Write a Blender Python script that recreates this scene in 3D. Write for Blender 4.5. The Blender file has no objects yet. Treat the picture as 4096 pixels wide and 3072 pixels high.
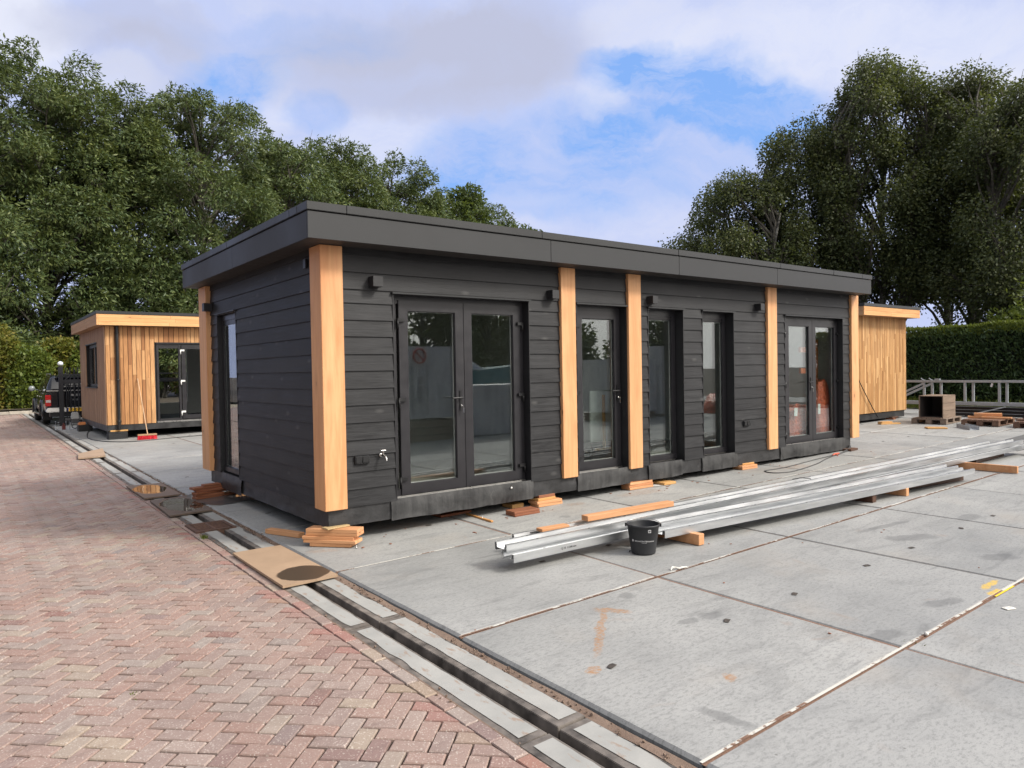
import bpy, bmesh, math, random
import numpy as np
from mathutils import Vector, Matrix, Euler, noise as mnoise
R = math.radians
rnd = random.Random(7)
S = bpy.context.scene
COL = S.collection
PI = math.pi

# ------------------------------------------------------------------ ground plane of the yard (it drains towards the channel)
def gz(x, y):
    x = min(max(x, -15.0), 26.0); y = min(max(y, -16.0), 38.0)
    return 0.01354728 * x + 0.00701794 * y + 0.01872072

# ------------------------------------------------------------------ node helpers
class M:
    def __init__(s, name):
        s.m = bpy.data.materials.new(name); s.m.use_nodes = True
        s.t = s.m.node_tree; s.t.nodes.clear()
        s.out = s.t.nodes.new('ShaderNodeOutputMaterial')
    def n(s, typ, ins=None, **props):
        nd = s.t.nodes.new(typ)
        for k, v in props.items(): setattr(nd, k, v)
        for k, v in (ins or {}).items(): s.set(nd, k, v)
        return nd
    def set(s, nd, k, v):
        sock = nd.inputs[k]
        if isinstance(v, bpy.types.Node): v = v.outputs[0]
        if isinstance(v, bpy.types.NodeSocket): s.t.links.new(v, sock)
        else:
            if isinstance(v, (tuple, list)) and len(v) == 3 and sock.type == 'RGBA': v = (*v, 1)
            sock.default_value = v
    def coord(s, kind='Object'):
        return s.n('ShaderNodeTexCoord').outputs[kind]
    def island(s): return s.n('ShaderNodeNewGeometry').outputs['Random Per Island']
    def objrand(s): return s.n('ShaderNodeObjectInfo').outputs['Random']
    def mapping(s, vec, scale=(1, 1, 1), loc=(0, 0, 0), rot=(0, 0, 0)):
        return s.n('ShaderNodeMapping', {'Vector': vec, 'Scale': scale, 'Location': loc, 'Rotation': rot}).outputs[0]
    def noise(s, vec, scale=5, detail=4, rough=.55, dist=0):
        return s.n('ShaderNodeTexNoise', {'Vector': vec, 'Scale': scale, 'Detail': detail, 'Roughness': rough, 'Distortion': dist}).outputs['Fac']
    def math(s, op, a, b=0.0, c=0.0, clamp=False):
        nd = s.n('ShaderNodeMath', operation=op, use_clamp=clamp)
        s.set(nd, 0, a); s.set(nd, 1, b)
        if len(nd.inputs) > 2: s.set(nd, 2, c)
        return nd.outputs[0]
    def vmath(s, op, a, b=(0, 0, 0)):
        nd = s.n('ShaderNodeVectorMath', operation=op); s.set(nd, 0, a)
        if isinstance(b, (int, float)): s.set(nd, 'Scale', b)
        else: s.set(nd, 1, b)
        return nd.outputs['Value'] if op in ('DOT_PRODUCT', 'LENGTH', 'DISTANCE') else nd.outputs[0]
    def maprange(s, v, a, b, c=0.0, d=1.0, smooth=False):
        nd = s.n('ShaderNodeMapRange', {'Value': v, 'From Min': a, 'From Max': b, 'To Min': c, 'To Max': d})
        if smooth: nd.interpolation_type = 'SMOOTHSTEP'
        return nd.outputs[0]
    def ramp(s, fac, stops, interp='LINEAR'):
        nd = s.n('ShaderNodeValToRGB', {'Fac': fac}); cr = nd.color_ramp; cr.interpolation = interp
        while len(cr.elements) < len(stops): cr.elements.new(.5)
        for e, (p, c) in zip(cr.elements, stops):
            e.position = p; e.color = (*c, 1) if len(c) == 3 else c
        return nd.outputs[0]
    def mix(s, fac, a, b, typ='MIX'):
        nd = s.n('ShaderNodeMix', data_type='RGBA', blend_type=typ)
        s.set(nd, 0, fac); s.set(nd, 6, a); s.set(nd, 7, b)
        return nd.outputs[2]
    def bump(s, h, strength=.3, dist=.01):
        return s.n('ShaderNodeBump', {'Height': h, 'Strength': strength, 'Distance': dist}).outputs[0]
    def bsdf(s, color, rough=.6, metal=0.0, normal=None, spec=.5, **kw):
        ins = {'Base Color': color, 'Roughness': rough, 'Metallic': metal, 'Specular IOR Level': spec}
        ins.update(kw)
        nd = s.n('ShaderNodeBsdfPrincipled', ins)
        if normal is not None: s.set(nd, 'Normal', normal)
        return nd
    def end(s, sh):
        s.set(s.out, 'Surface', sh); return s.m
    def combine(s, x, y, z): return s.n('ShaderNodeCombineXYZ', {0: x, 1: y, 2: z}).outputs[0]
    def sep(s, v):
        nd = s.n('ShaderNodeSeparateXYZ', {0: v}); return nd.outputs

def plain(name, col, rough=.6, metal=0.0, var=.12, scale=8, spec=.5):
    m = M(name); v = m.noise(m.coord(), scale, 5)
    c = m.mix(m.maprange(v, .3, .7), [k * (1 - var) for k in col], [min(1, k * (1 + var)) for k in col])
    return m.end(m.bsdf(c, rough=m.maprange(v, .3, .7, rough - .06, rough + .06), metal=metal, spec=spec))

def wood(name, light, dark, axis='X', rough=.62, fine=60, perisland=False, contrast=1.0, knots=True):
    """plank wood: grain runs along the given local axis"""
    m = M(name); co = m.coord()
    r = m.island() if perisland else m.objrand()
    off = m.combine(m.math('MULTIPLY', r, 37.0), m.math('MULTIPLY', r, 71.0), m.math('MULTIPLY', r, 53.0))
    v = m.vmath('ADD', co, off)
    st = {'X': (.07, 1, 1), 'Y': (1, .07, 1), 'Z': (1, 1, .07)}[axis]
    a = m.noise(m.mapping(v, [k * 9 for k in st]), 1.0, 5, .6, 1.2)
    b = m.noise(m.mapping(v, [k * fine for k in st]), 1.0, 4, .6)
    f = m.math('ADD', m.math('MULTIPLY', a, .72), m.math('MULTIPLY', b, .28))
    f = m.maprange(f, .5 - .2 / contrast, .5 + .2 / contrast)
    c = m.mix(f, dark, light)
    c = m.mix(m.maprange(r, 0, 1, 0, .35), c, [k * .72 for k in dark])
    if knots:
        vo = m.n('ShaderNodeTexVoronoi', {'Vector': m.mapping(v, [(1.5 if k < .5 else 4.6) for k in st]), 'Scale': 1.0, 'Randomness': 1.0})
        c = m.mix(m.maprange(vo.outputs['Distance'], .10, .30, .40, 0), c, [k * .75 for k in dark]); c = m.mix(m.maprange(vo.outputs['Distance'], .035, .075, .85, 0), c, [k * .22 for k in dark])
        lg = m.noise(m.mapping(v, [k * 3 for k in st]), 1.0, 3, .5, .6); c = m.mix(m.maprange(lg, .56, .70, 0, .45), c, [dark[0] * .95, dark[1] * .70, dark[2] * .62])
    nb = m.bump(f, .18, .004)
    return m.end(m.bsdf(c, rough=m.maprange(b, .3, .7, rough - .08, rough + .1), normal=nb, spec=.35))

# ------------------------------------------------------------------ mesh builder
class MB:
    def __init__(s): s.v = []; s.f = []; s.mi = []; s.sm = []; s.cur = 0
    def add(s, vs, fs, smooth=False):
        o = len(s.v); s.v += [tuple(p) for p in vs]
        for f in fs: s.f.append([i + o for i in f]); s.mi.append(s.cur); s.sm.append(smooth)
        return s
    def box(s, x0, y0, z0, x1, y1, z1):
        x0, x1 = sorted((x0, x1)); y0, y1 = sorted((y0, y1)); z0, z1 = sorted((z0, z1))
        v = [(x0, y0, z0), (x1, y0, z0), (x1, y1, z0), (x0, y1, z0), (x0, y0, z1), (x1, y0, z1), (x1, y1, z1), (x0, y1, z1)]
        return s.add(v, [(0, 3, 2, 1), (4, 5, 6, 7), (0, 1, 5, 4), (1, 2, 6, 5), (2, 3, 7, 6), (3, 0, 4, 7)])
    def obox(s, c, size, rz=0, rx=0, ry=0):
        m = Matrix.Translation(c) @ Euler((rx, ry, rz)).to_matrix().to_4x4()
        a, b, d = [k / 2 for k in size]
        v = [m @ Vector(p) for p in [(-a, -b, -d), (a, -b, -d), (a, b, -d), (-a, b, -d), (-a, -b, d), (a, -b, d), (a, b, d), (-a, b, d)]]
        return s.add(v, [(0, 3, 2, 1), (4, 5, 6, 7), (0, 1, 5, 4), (1, 2, 6, 5), (2, 3, 7, 6), (3, 0, 4, 7)])
    def hexa(s, b, t):
        """8-corner solid: bottom quad b, top quad t, both counter-clockwise from above"""
        return s.add(list(b) + list(t), [(0, 3, 2, 1), (4, 5, 6, 7), (0, 1, 5, 4), (1, 2, 6, 5), (2, 3, 7, 6), (3, 0, 4, 7)])
    def prism(s, prof, fn, a, b, smooth=False, caps=True):
        """closed profile [(u,v)] swept from a to b; fn(u,v,t)->xyz"""
        n = len(prof); v = [fn(u, w, a) for u, w in prof] + [fn(u, w, b) for u, w in prof]
        s.add(v, [(i, (i + 1) % n, n + (i + 1) % n, n + i) for i in range(n)], smooth)
        if caps: s.add(v[:n], [list(range(n))[::-1]]); s.add(v[n:], [list(range(n))])
        return s
    def tube(s, pts, rad, n=8, caps=True, smooth=True):
        pts = [Vector(p) for p in pts]; rad = rad if isinstance(rad, (list, tuple)) else [rad] * len(pts)
        vs = []; up = Vector((0, 0, 1)); prev = None
        for i, p in enumerate(pts):
            t = (pts[min(i + 1, len(pts) - 1)] - pts[max(i - 1, 0)])
            t = t.normalized() if t.length > 1e-9 else Vector((0, 0, 1))
            a = prev - t * prev.dot(t) if prev is not None else (up if abs(t.z) < .95 else Vector((1, 0, 0))).cross(t)
            if a.length < 1e-6: a = Vector((1, 0, 0)).cross(t)
            a.normalize(); prev = a; b = t.cross(a)
            vs += [p + (a * math.cos(2 * PI * k / n) + b * math.sin(2 * PI * k / n)) * rad[i] for k in range(n)]
        fs = []
        for i in range(len(pts) - 1):
            for k in range(n):
                fs.append((i * n + k, i * n + (k + 1) % n, (i + 1) * n + (k + 1) % n, (i + 1) * n + k))
        s.add(vs, fs, smooth)
        if caps:
            s.add(vs[:n], [list(range(n))[::-1]]); s.add(vs[-n:], [list(range(n))])
        return s
    def lathe(s, prof, c=(0, 0, 0), n=32, axis='Z', smooth=True):
        """profile [(r,h)] spun about an axis through c"""
        def P(r, h, a):
            x, y = r * math.cos(a), r * math.sin(a)
            if axis == 'Z': return (c[0] + x, c[1] + y, c[2] + h)
            if axis == 'Y': return (c[0] + x, c[1] + h, c[2] + y)
            return (c[0] + h, c[1] + x, c[2] + y)
        vs = [P(r, h, 2 * PI * k / n) for r, h in prof for k in range(n)]
        fs = [(i * n + k, i * n + (k + 1) % n, (i + 1) * n + (k + 1) % n, (i + 1) * n + k) for i in range(len(prof) - 1) for k in range(n)]
        return s.add(vs, fs, smooth)
    def sheet(s, pts, h=0.0):
        """polygon [(x,y)] laid on the sloping yard"""
        return s.add([(x, y, gz(x, y) + h) for x, y in pts], [list(range(len(pts)))])
    def build(s, name, mat, parent=None, bevel=0, seg=2):
        off = Vector(WORLD.get(parent.name, (0, 0, 0))) if parent is not None else Vector((0, 0, 0))
        me = bpy.data.meshes.new(name)
        me.from_pydata([tuple(Vector(p) - off) for p in s.v], [], s.f)
        mats = mat if isinstance(mat, (list, tuple)) else [mat]
        for m_ in mats: me.materials.append(m_)
        me.polygons.foreach_set('material_index', s.mi); me.polygons.foreach_set('use_smooth', s.sm)
        me.validate(); me.update()
        if bevel:
            bm = bmesh.new(); bm.from_mesh(me)
            bmesh.ops.remove_doubles(bm, verts=bm.verts, dist=1e-5)
            es = [e for e in bm.edges if len(e.link_faces) == 2 and e.calc_face_angle(0) > .6]
            bmesh.ops.bevel(bm, geom=es, offset=bevel, segments=seg, affect='EDGES', clamp_overlap=True)
            bm.to_mesh(me); bm.free()
        o = bpy.data.objects.new(name, me); COL.objects.link(o)
        if parent is not None:
            o.parent = parent; WORLD[o.name] = tuple(off)
        return o
WORLD = {}

def tag(o, label=None, cat=None, group=None, kind=None):
    if label: o['label'] = label
    if cat: o['category'] = cat
    if group: o['group'] = group
    if kind: o['kind'] = kind
    return o
def thing(name, label, cat, loc=(0, 0, 0), group=None):
    o = bpy.data.objects.new(name, None); o.empty_display_size = .2; COL.objects.link(o)
    o.location = loc; WORLD[o.name] = tuple(loc)
    return tag(o, label, cat, group)
def solo(mb, name, mat, label, cat, loc=None, group=None, bevel=0, kind=None, seg=2):
    """a thing that is one mesh, its origin at its base"""
    if loc is None:
        xs = np.array(mb.v); loc = (float(xs[:, 0].mean()), float(xs[:, 1].mean()), float(xs[:, 2].min()))
    mb.v = [tuple(Vector(p) - Vector(loc)) for p in mb.v]
    o = mb.build(name, mat, None, bevel, seg); o.location = loc; WORLD[o.name] = tuple(loc)
    return tag(o, label, cat, group, kind)
def struct(mb, name, mat, bevel=0):
    o = mb.build(name, mat, None, bevel); o['kind'] = 'structure'; return o
def copy_thing(src, loc, rz=0, label=None):
    """copy of a thing, its parts and their sub-parts"""
    def cp(o, par):
        c = o.copy(); COL.objects.link(c)
        if par is not None: c.parent = par
        for ch in o.children: cp(ch, c)
        return c
    c = cp(src, None); c.location = loc; c.rotation_euler = (0, 0, rz)
    if label: c['label'] = label
    return c
def text_mesh(body, size, extrude=.0006, align='CENTER', spacing=1.0):
    cu = bpy.data.curves.new('lettering', 'FONT'); cu.body = body; cu.size = size; cu.extrude = extrude
    cu.align_x = align; cu.align_y = 'CENTER'; cu.resolution_u = 3; cu.space_character = spacing
    ob = bpy.data.objects.new('lettering', cu); COL.objects.link(ob)
    dg = bpy.context.evaluated_depsgraph_get(); me = bpy.data.meshes.new_from_object(ob.evaluated_get(dg))
    vs = [tuple(v.co) for v in me.vertices]; fs = [list(p.vertices) for p in me.polygons]
    bpy.data.objects.remove(ob); bpy.data.curves.remove(cu); bpy.data.meshes.remove(me)
    return vs, fs
# ------------------------------------------------------------------ materials
def mk_painted_wood(axis):
    m = M('black stained larch ' + axis); co = m.coord(); r = m.island()
    v = m.vmath('ADD', co, m.combine(m.math('MULTIPLY', r, 31.0), m.math('MULTIPLY', r, 17.0), m.math('MULTIPLY', r, 23.0)))
    st = (.06, 1, 1) if axis == 'X' else (1, .06, 1)
    a = m.noise(m.mapping(v, [k * 14 for k in st]), 1.0, 5, .65, 1.5)
    b = m.noise(m.mapping(v, [k * 90 for k in st]), 1.0, 4, .65, .4)
    big = m.noise(v, 1.6, 3, .5)
    f = m.math('ADD', m.math('MULTIPLY', a, .6), m.math('MULTIPLY', b, .4))
    c = m.mix(m.maprange(f, .38, .63), (.005, .005, .006), (.034, .0345, .0365))
    c = m.mix(m.maprange(big, .35, .72), c, (.085, .085, .085), 'MIX') if False else m.mix(m.maprange(big, .42, .75, 0, .16), c, (.095, .096, .10))
    c = m.mix(m.math('MULTIPLY', r, .5), c, (.016, .016, .018))
    kn = m.n('ShaderNodeTexVoronoi', {'Vector': m.mapping(v, (2.2, 5, 5) if axis == 'X' else (5, 2.2, 5)), 'Scale': 1.0})
    kf = m.maprange(kn.outputs['Distance'], .03, .16, 1, 0)
    c = m.mix(m.math('MULTIPLY', kf, .6), c, (.080, .078, .076))
    h = m.math('ADD', f, m.math('MULTIPLY', kf, .5))
    return m.end(m.bsdf(c, rough=m.maprange(f, .3, .7, .42, .66), normal=m.bump(h, .5, .005), spec=.3))
MAT_CLAD_X = mk_painted_wood('X'); MAT_CLAD_Y = mk_painted_wood('Y')

def mk_sheet_metal(name, col, rough):
    m = M(name); co = m.coord(); v = m.noise(co, 1.3, 4, .6); w = m.noise(co, 260, 2)
    c = m.mix(m.maprange(v, .3, .75), [k * .9 for k in col], [k * 1.1 for k in col])
    return m.end(m.bsdf(c, rough=m.maprange(v, .3, .7, rough - .05, rough + .08), normal=m.bump(m.math('ADD', v, m.math('MULTIPLY', w, .05)), .05, .01), spec=.32))
MAT_FASCIA = mk_sheet_metal('anthracite fascia sheet', (.034, .035, .037), .5)
MAT_CAP = mk_sheet_metal('anthracite roof trim', (.031, .032, .0335), .40)
MAT_SOFFIT = plain('dark soffit board', (.03, .027, .026), .6)
MAT_ROOF = plain('black roofing', (.03, .03, .031), .8)
MAT_FRAME = plain('anthracite window profile', (.021, .020, .023), .36, var=.06, spec=.5)
MAT_REVEAL = plain('black reveal board', (.013, .013, .015), .5)
MAT_BLACK = plain('black powder coat', (.012, .012, .013), .38)
MAT_LAMP = plain('black wall lamp coat', (.020, .020, .022), .42)
MAT_CHROME = plain('chromed brass', (.75, .74, .72), .16, 1.0, .03)
MAT_STEEL = plain('stainless steel', (.55, .54, .52), .3, 1.0, .05)
MAT_DARKVOID = plain('dark backing', (.006, .006, .007), .8)

def mk_glass():
    m = M('double glazing')
    fc = m.n('ShaderNodeLayerWeight', {'Blend': .5}).outputs['Facing']
    fr = m.math('ADD', .05, m.math('MULTIPLY', m.math('POWER', fc, 4.5), .95), clamp=True)
    tr = m.n('ShaderNodeBsdfTransparent', {'Color': (.93, .95, .94)})
    co = m.coord(); w = m.noise(co, 1.1, 1)
    gl = m.n('ShaderNodeBsdfGlossy', {'Color': (.95, .97, 1), 'Roughness': .004, 'Normal': m.bump(w, .012, .05)})
    return m.end(m.n('ShaderNodeMixShader', {0: fr, 1: tr, 2: gl}))
MAT_GLASS = mk_glass()
MAT_SPACER = plain('glazing spacer bar', (.30, .30, .29), .5)
MAT_INT_WALL = plain('interior plaster', (.42, .42, .405), .8, var=.05)
MAT_INT_FLOOR = plain('interior screed', (.32, .305, .28), .7)

def mk_rubber():
    m = M('epdm rubber skirt'); co = m.coord()
    st = m.noise(m.mapping(co, (14, 14, 1.2)), 1.0, 5, .7); bl = m.noise(co, 3.2, 4, .6, .4); fi = m.noise(co, 60, 3)
    f = m.math('ADD', m.math('MULTIPLY', st, .45), m.math('MULTIPLY', bl, .55))
    c = m.mix(m.maprange(f, .38, .66), (.010, .010, .011), (.066, .066, .066))
    sc = m.n('ShaderNodeTexVoronoi', {'Vector': m.mapping(co, (9, 9, 2)), 'Scale': 1.0}, feature='DISTANCE_TO_EDGE')
    c = m.mix(m.math('MULTIPLY', m.maprange(sc.outputs[0], 0, .012, 1, 0), m.maprange(bl, .52, .7, 0, .5)), c, (.17, .17, .165))
    return m.end(m.bsdf(c, rough=m.maprange(f, .3, .7, .45, .75), normal=m.bump(m.math('ADD', bl, m.math('MULTIPLY', fi, .1)), .5, .02)))
MAT_RUBBER = mk_rubber()
def mk_membrane():
    m = M('black plinth membrane'); co = m.coord(); a = m.noise(co, 4, 5, .7); b = m.noise(co, 38, 3)
    c = m.mix(m.maprange(a, .35, .75), (.014, .014, .015), (.040, .040, .042))
    c = m.mix(m.maprange(b, .70, .80, 0, .4), c, (.12, .12, .12))
    return m.end(m.bsdf(c, rough=m.maprange(a, .3, .7, .34, .6), normal=m.bump(a, .3, .02)))
MAT_MEMBRANE = mk_membrane()

MAT_POST_Z = wood('oiled larch post', (.78, .44, .22), (.57, .27, .115), 'Z', .5, 55, contrast=1.25)
PINE = (.72, .41, .22), (.52, .235, .10)
MAT_BLOCK_X = wood('pine offcut', *PINE, 'X', .6)
MAT_BLOCK_RED = wood('red hardwood offcut', (.33, .135, .07), (.20, .07, .035), 'X', .55)
MAT_BLOCK_YEL = wood('yellow pine offcut', (.66, .40, .16), (.52, .27, .09), 'X', .6)
MAT_BLOCK_DARK = wood('dark wet timber', (.13, .065, .04), (.06, .028, .018), 'X', .5)
MAT_GREYWOOD = wood('weathered pallet wood', (.30, .235, .185), (.15, .11, .085), 'X', .75)
MAT_BROWNWOOD = wood('brown pallet wood', (.24, .145, .10), (.11, .06, .042), 'X', .72)
MAT_CHIP = plain('chipboard', (.42, .30, .15), .8, var=.35, scale=120)

def mk_slat(name, lo, mid, hi):
    m = M(name); co = m.coord(); r = m.island()
    v = m.vmath('ADD', co, m.combine(m.math('MULTIPLY', r, 31.0), m.math('MULTIPLY', r, 57.0), m.math('MULTIPLY', r, 23.0)))
    a = m.noise(m.mapping(v, (26, 26, 1.6)), 1.0, 5, .65, 1.0)
    base = m.ramp(r, [(0, lo), (.4, mid), (1, hi)])
    c = m.mix(m.maprange(a, .35, .68, .55, 0), base, [k * .45 for k in lo])
    return m.end(m.bsdf(c, rough=.6, normal=m.bump(a, .2, .004), spec=.3))
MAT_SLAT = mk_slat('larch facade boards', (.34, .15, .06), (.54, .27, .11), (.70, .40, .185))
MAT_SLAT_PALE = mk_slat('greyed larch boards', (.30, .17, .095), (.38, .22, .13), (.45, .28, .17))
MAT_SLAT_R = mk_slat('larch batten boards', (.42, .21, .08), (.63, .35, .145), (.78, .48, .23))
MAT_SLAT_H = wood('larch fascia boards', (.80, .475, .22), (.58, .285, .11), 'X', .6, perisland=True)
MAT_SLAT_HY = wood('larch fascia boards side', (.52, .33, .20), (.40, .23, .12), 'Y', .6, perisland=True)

def mk_galv():
    m = M('galvanised steel'); co = m.coord()
    a = m.noise(m.mapping(co, (1.2, 14, 14)), 1.0, 4, .6); sp = m.n('ShaderNodeTexVoronoi', {'Vector': co, 'Scale': 90.0})
    c = m.mix(m.maprange(a, .3, .7), (.46, .475, .485), (.66, .67, .68))
    c = m.mix(m.math('MULTIPLY', sp.outputs['Color'], .12), c, (.36, .38, .40))
    return m.end(m.bsdf(c, rough=m.maprange(a, .3, .7, .30, .46), metal=.92))
MAT_GALV = mk_galv()
MAT_GALV_OLD = plain('weathered galvanised tube', (.36, .385, .41), .5, .25, .12, 12)
MAT_BLACKSTEEL = plain('black painted steel', (.010, .010, .013), .4, 0, .2)
MAT_RUST = plain('rusty cast iron', (.115, .062, .043), .75, 0, .4, 30)

def mk_concrete():
    m = M('industrial concrete slab'); co = m.coord(); r = m.island()
    v = m.vmath('ADD', co, m.combine(m.math('MULTIPLY', r, 91.0), m.math('MULTIPLY', r, 47.0), 0.0))
    big = m.noise(v, .55, 5, .6, .3); mid = m.noise(m.mapping(v, (2.2, 6.0, 1)), 1.0, 6, .68, .6); fine = m.noise(m.mapping(v, (22, 46, 1)), 1.0, 6, .8); grit = m.noise(v, 210, 3, .7)
    c = m.mix(m.maprange(big, .32, .70), (.255, .258, .252), (.38, .379, .366))
    c = m.mix(m.maprange(mid, .50, .68, 0, .45), c, (.17, .172, .169))
    c = m.mix(m.maprange(mid, .28, .42, .4, 0), c, (.39, .385, .365))
    c = m.mix(m.maprange(fine, .50, .60, 0, .45), c, (.12, .121, .12))
    c = m.mix(m.maprange(grit, .54, .66, 0, .45), c, (.09, .09, .088))
    # warm dust and dark wheel scuffs
    w = m.noise(v, .9, 4, .6); c = m.mix(m.maprange(w, .56, .78, 0, .42), c, (.36, .315, .262))
    sc = m.noise(m.mapping(v, (.7, 3.4, 1), rot=(0, 0, .12)), 1.0, 5, .6, 1.6); c = m.mix(m.maprange(sc, .60, .70, 0, .42), c, (.10, .101, .10))
    c = m.mix(m.maprange(r, 0, 1, 0, .16), c, (.22, .225, .23))
    # small blue-grey to brown pits
    pv = m.n('ShaderNodeTexVoronoi', {'Vector': v, 'Scale': 5.5}); c = m.mix(m.maprange(pv.outputs['Distance'], .02, .055, .65, 0), c, (.085, .08, .075))
    st = m.noise(m.vmath('ADD', v, (13, 5, 0)), 2.1, 3, .5, .8); c = m.mix(m.maprange(st, .68, .76, 0, .30), c, (.26, .165, .105))
    # marks with a place of their own: rust prints, yellow paint, damp blotches
    wn = m.n('ShaderNodeTexNoise', {'Vector': co, 'Scale': 7.0, 'Detail': 5, 'Roughness': .65}).outputs['Color']
    wx = m.sep(m.vmath('ADD', co, m.vmath('SCALE', m.vmath('SUBTRACT', wn, (.5, .5, .5)), .13)))
    gr = m.noise(m.mapping(co, (32, 32, 1)), 1.0, 5, .8)
    def spot(cx, cy, rx, ry, ang=0.0, lo=1.15, hi=.35):
        dx = m.math('SUBTRACT', wx[0], cx); dy = m.math('SUBTRACT', wx[1], cy); ca, sa = math.cos(ang), math.sin(ang)
        a = m.math('MULTIPLY', m.math('ADD', m.math('MULTIPLY', dx, ca), m.math('MULTIPLY', dy, sa)), 1 / rx); b = m.math('MULTIPLY', m.math('SUBTRACT', m.math('MULTIPLY', dy, ca), m.math('MULTIPLY', dx, sa)), 1 / ry)
        p = lambda v: m.math('POWER', m.math('ABSOLUTE', v), 3.0)
        return m.maprange(m.math('ADD', p(a), p(b)), lo, hi, 0, 1)
    def spots(lst):
        o = None
        for q in lst: v_ = spot(*q); o = v_ if o is None else m.math('MAXIMUM', o, v_)
        return o
    ru = spots([(1.10, -2.92, .14, .055, -.92), (.77, -3.14, .46, .034, .723), (.285, -3.57, .055, .045, .7), (.815, -4.155, .06, .045, .6)])
    c = m.mix(m.math('MULTIPLY', ru, m.maprange(gr, .40, .58, .05, .72)), c, (.34, .155, .04))
    ta_ = spots([(4.7, .10, .42, .13, -.1), (3.55, .16, .16, .09), (8.15, -.09, .38, .16, -.1), (.15, .20, .16, .06, -.5), (1.3, .62, .35, .14, -.5)])
    c = m.mix(m.math('MULTIPLY', ta_, m.maprange(gr, .45, .66, .06, .6)), c, (.30, .17, .09))
    dp = spots([(.405, -4.41, .17, .045, 1.7), (1.42, -2.75, .09, .06, .3), (1.57, -3.45, .11, .06, -.2), (1.35, -3.42, .10, .05), (4.82, -3.40, .30, .11, -.5), (4.66, -4.22, .2, .10, -.5), (3.05, -4.40, .2, .06, -.3), (2.11, -4.43, .14, .07, -.3), (6.2, -3.42, .22, .09), (5.1, -3.0, .5, .05, -.1), (2.96, -.30, .07, .07, .2)])
    c = m.mix(m.math('MULTIPLY', dp, .42), c, (.10, .102, .102))
    ye = spots([(3.75, -4.46, .17, .028, .02), (3.58, -4.555, .11, .030, .05)])
    c = m.mix(m.math('MULTIPLY', ye, m.maprange(gr, .36, .58, .15, .95)), c, (.66, .42, .03))
    rough = m.maprange(m.math('ADD', big, m.math('MULTIPLY', mid, .5)), .5, 1.0, .50, .78)
    h = m.math('ADD', m.math('MULTIPLY', fine, .35), m.math('MULTIPLY', grit, .3))
    return m.end(m.bsdf(c, rough=rough, normal=m.bump(h, .22, .004), spec=.4))
MAT_CONC = mk_concrete()

def mk_infill():
    m = M('pale channel concrete'); co = m.coord(); a = m.noise(co, 3, 5, .6); g = m.noise(co, 180, 3); e = m.noise(m.mapping(co, (3, 1, 1)), 6, 4, .6)
    c = m.mix(m.maprange(a, .3, .7), (.27, .27, .258), (.36, .355, .335))
    c = m.mix(m.maprange(g, .58, .7, 0, .2), c, (.25, .24, .22))
    c = m.mix(m.maprange(e, .58, .66, 0, .8), c, (.27, .20, .155))
    return m.end(m.bsdf(c, rough=.8, normal=m.bump(g, .2, .003)))
MAT_INFILL = mk_infill()
MAT_CHFRAME = plain('worn dark channel edge', (.135, .118, .104), .6, 0, .6, 9)
def mk_grit(name, a, b, s=240):
    m = M(name); co = m.coord(); g = m.n('ShaderNodeTexVoronoi', {'Vector': co, 'Scale': float(s)}); n1 = m.noise(co, 7, 5)
    c = m.mix(m.maprange(n1, .3, .7), a, b); c = m.mix(m.math('MULTIPLY', g.outputs['Color'], .5), c, [k * .45 for k in a])
    return m.end(m.bsdf(c, rough=.9, normal=m.bump(g.outputs['Distance'], .5, .006)))
MAT_GRIT = mk_grit('brown grit', (.17, .115, .085), (.26, .185, .14))
MAT_SAND = mk_grit('paver joint sand', (.035, .023, .018), (.085, .054, .040), 300)
MAT_SOIL = mk_grit('bare soil', (.05, .038, .028), (.09, .07, .05), 40)
def mk_joint(name, white):
    m = M(name); co = m.coord(); a = m.noise(co, 2.3, 4, .6); b = m.noise(co, 22, 4, .7); g = m.noise(co, 160, 3)
    f = m.maprange(m.math('ADD', a, m.math('MULTIPLY', m.math('SUBTRACT', b, .5), .6)), 1 - white - .03, 1 - white + .03)
    br = m.mix(m.maprange(g, .35, .65), (.10, .055, .038), (.27, .16, .11))
    c = m.mix(f, br, (.54, .525, .48))
    return m.end(m.bsdf(c, rough=.9, normal=m.bump(m.math('ADD', g, f), .4, .006)))
MAT_JOINT = mk_joint('sanded joint', .12); MAT_JOINT_W = mk_joint('white chipped joint', .52); MAT_JOINT_M = mk_joint('half white joint', .46)
MAT_JOINT_D = plain('dark joint', (.075, .065, .058), .85, var=.4, scale=20)

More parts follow.
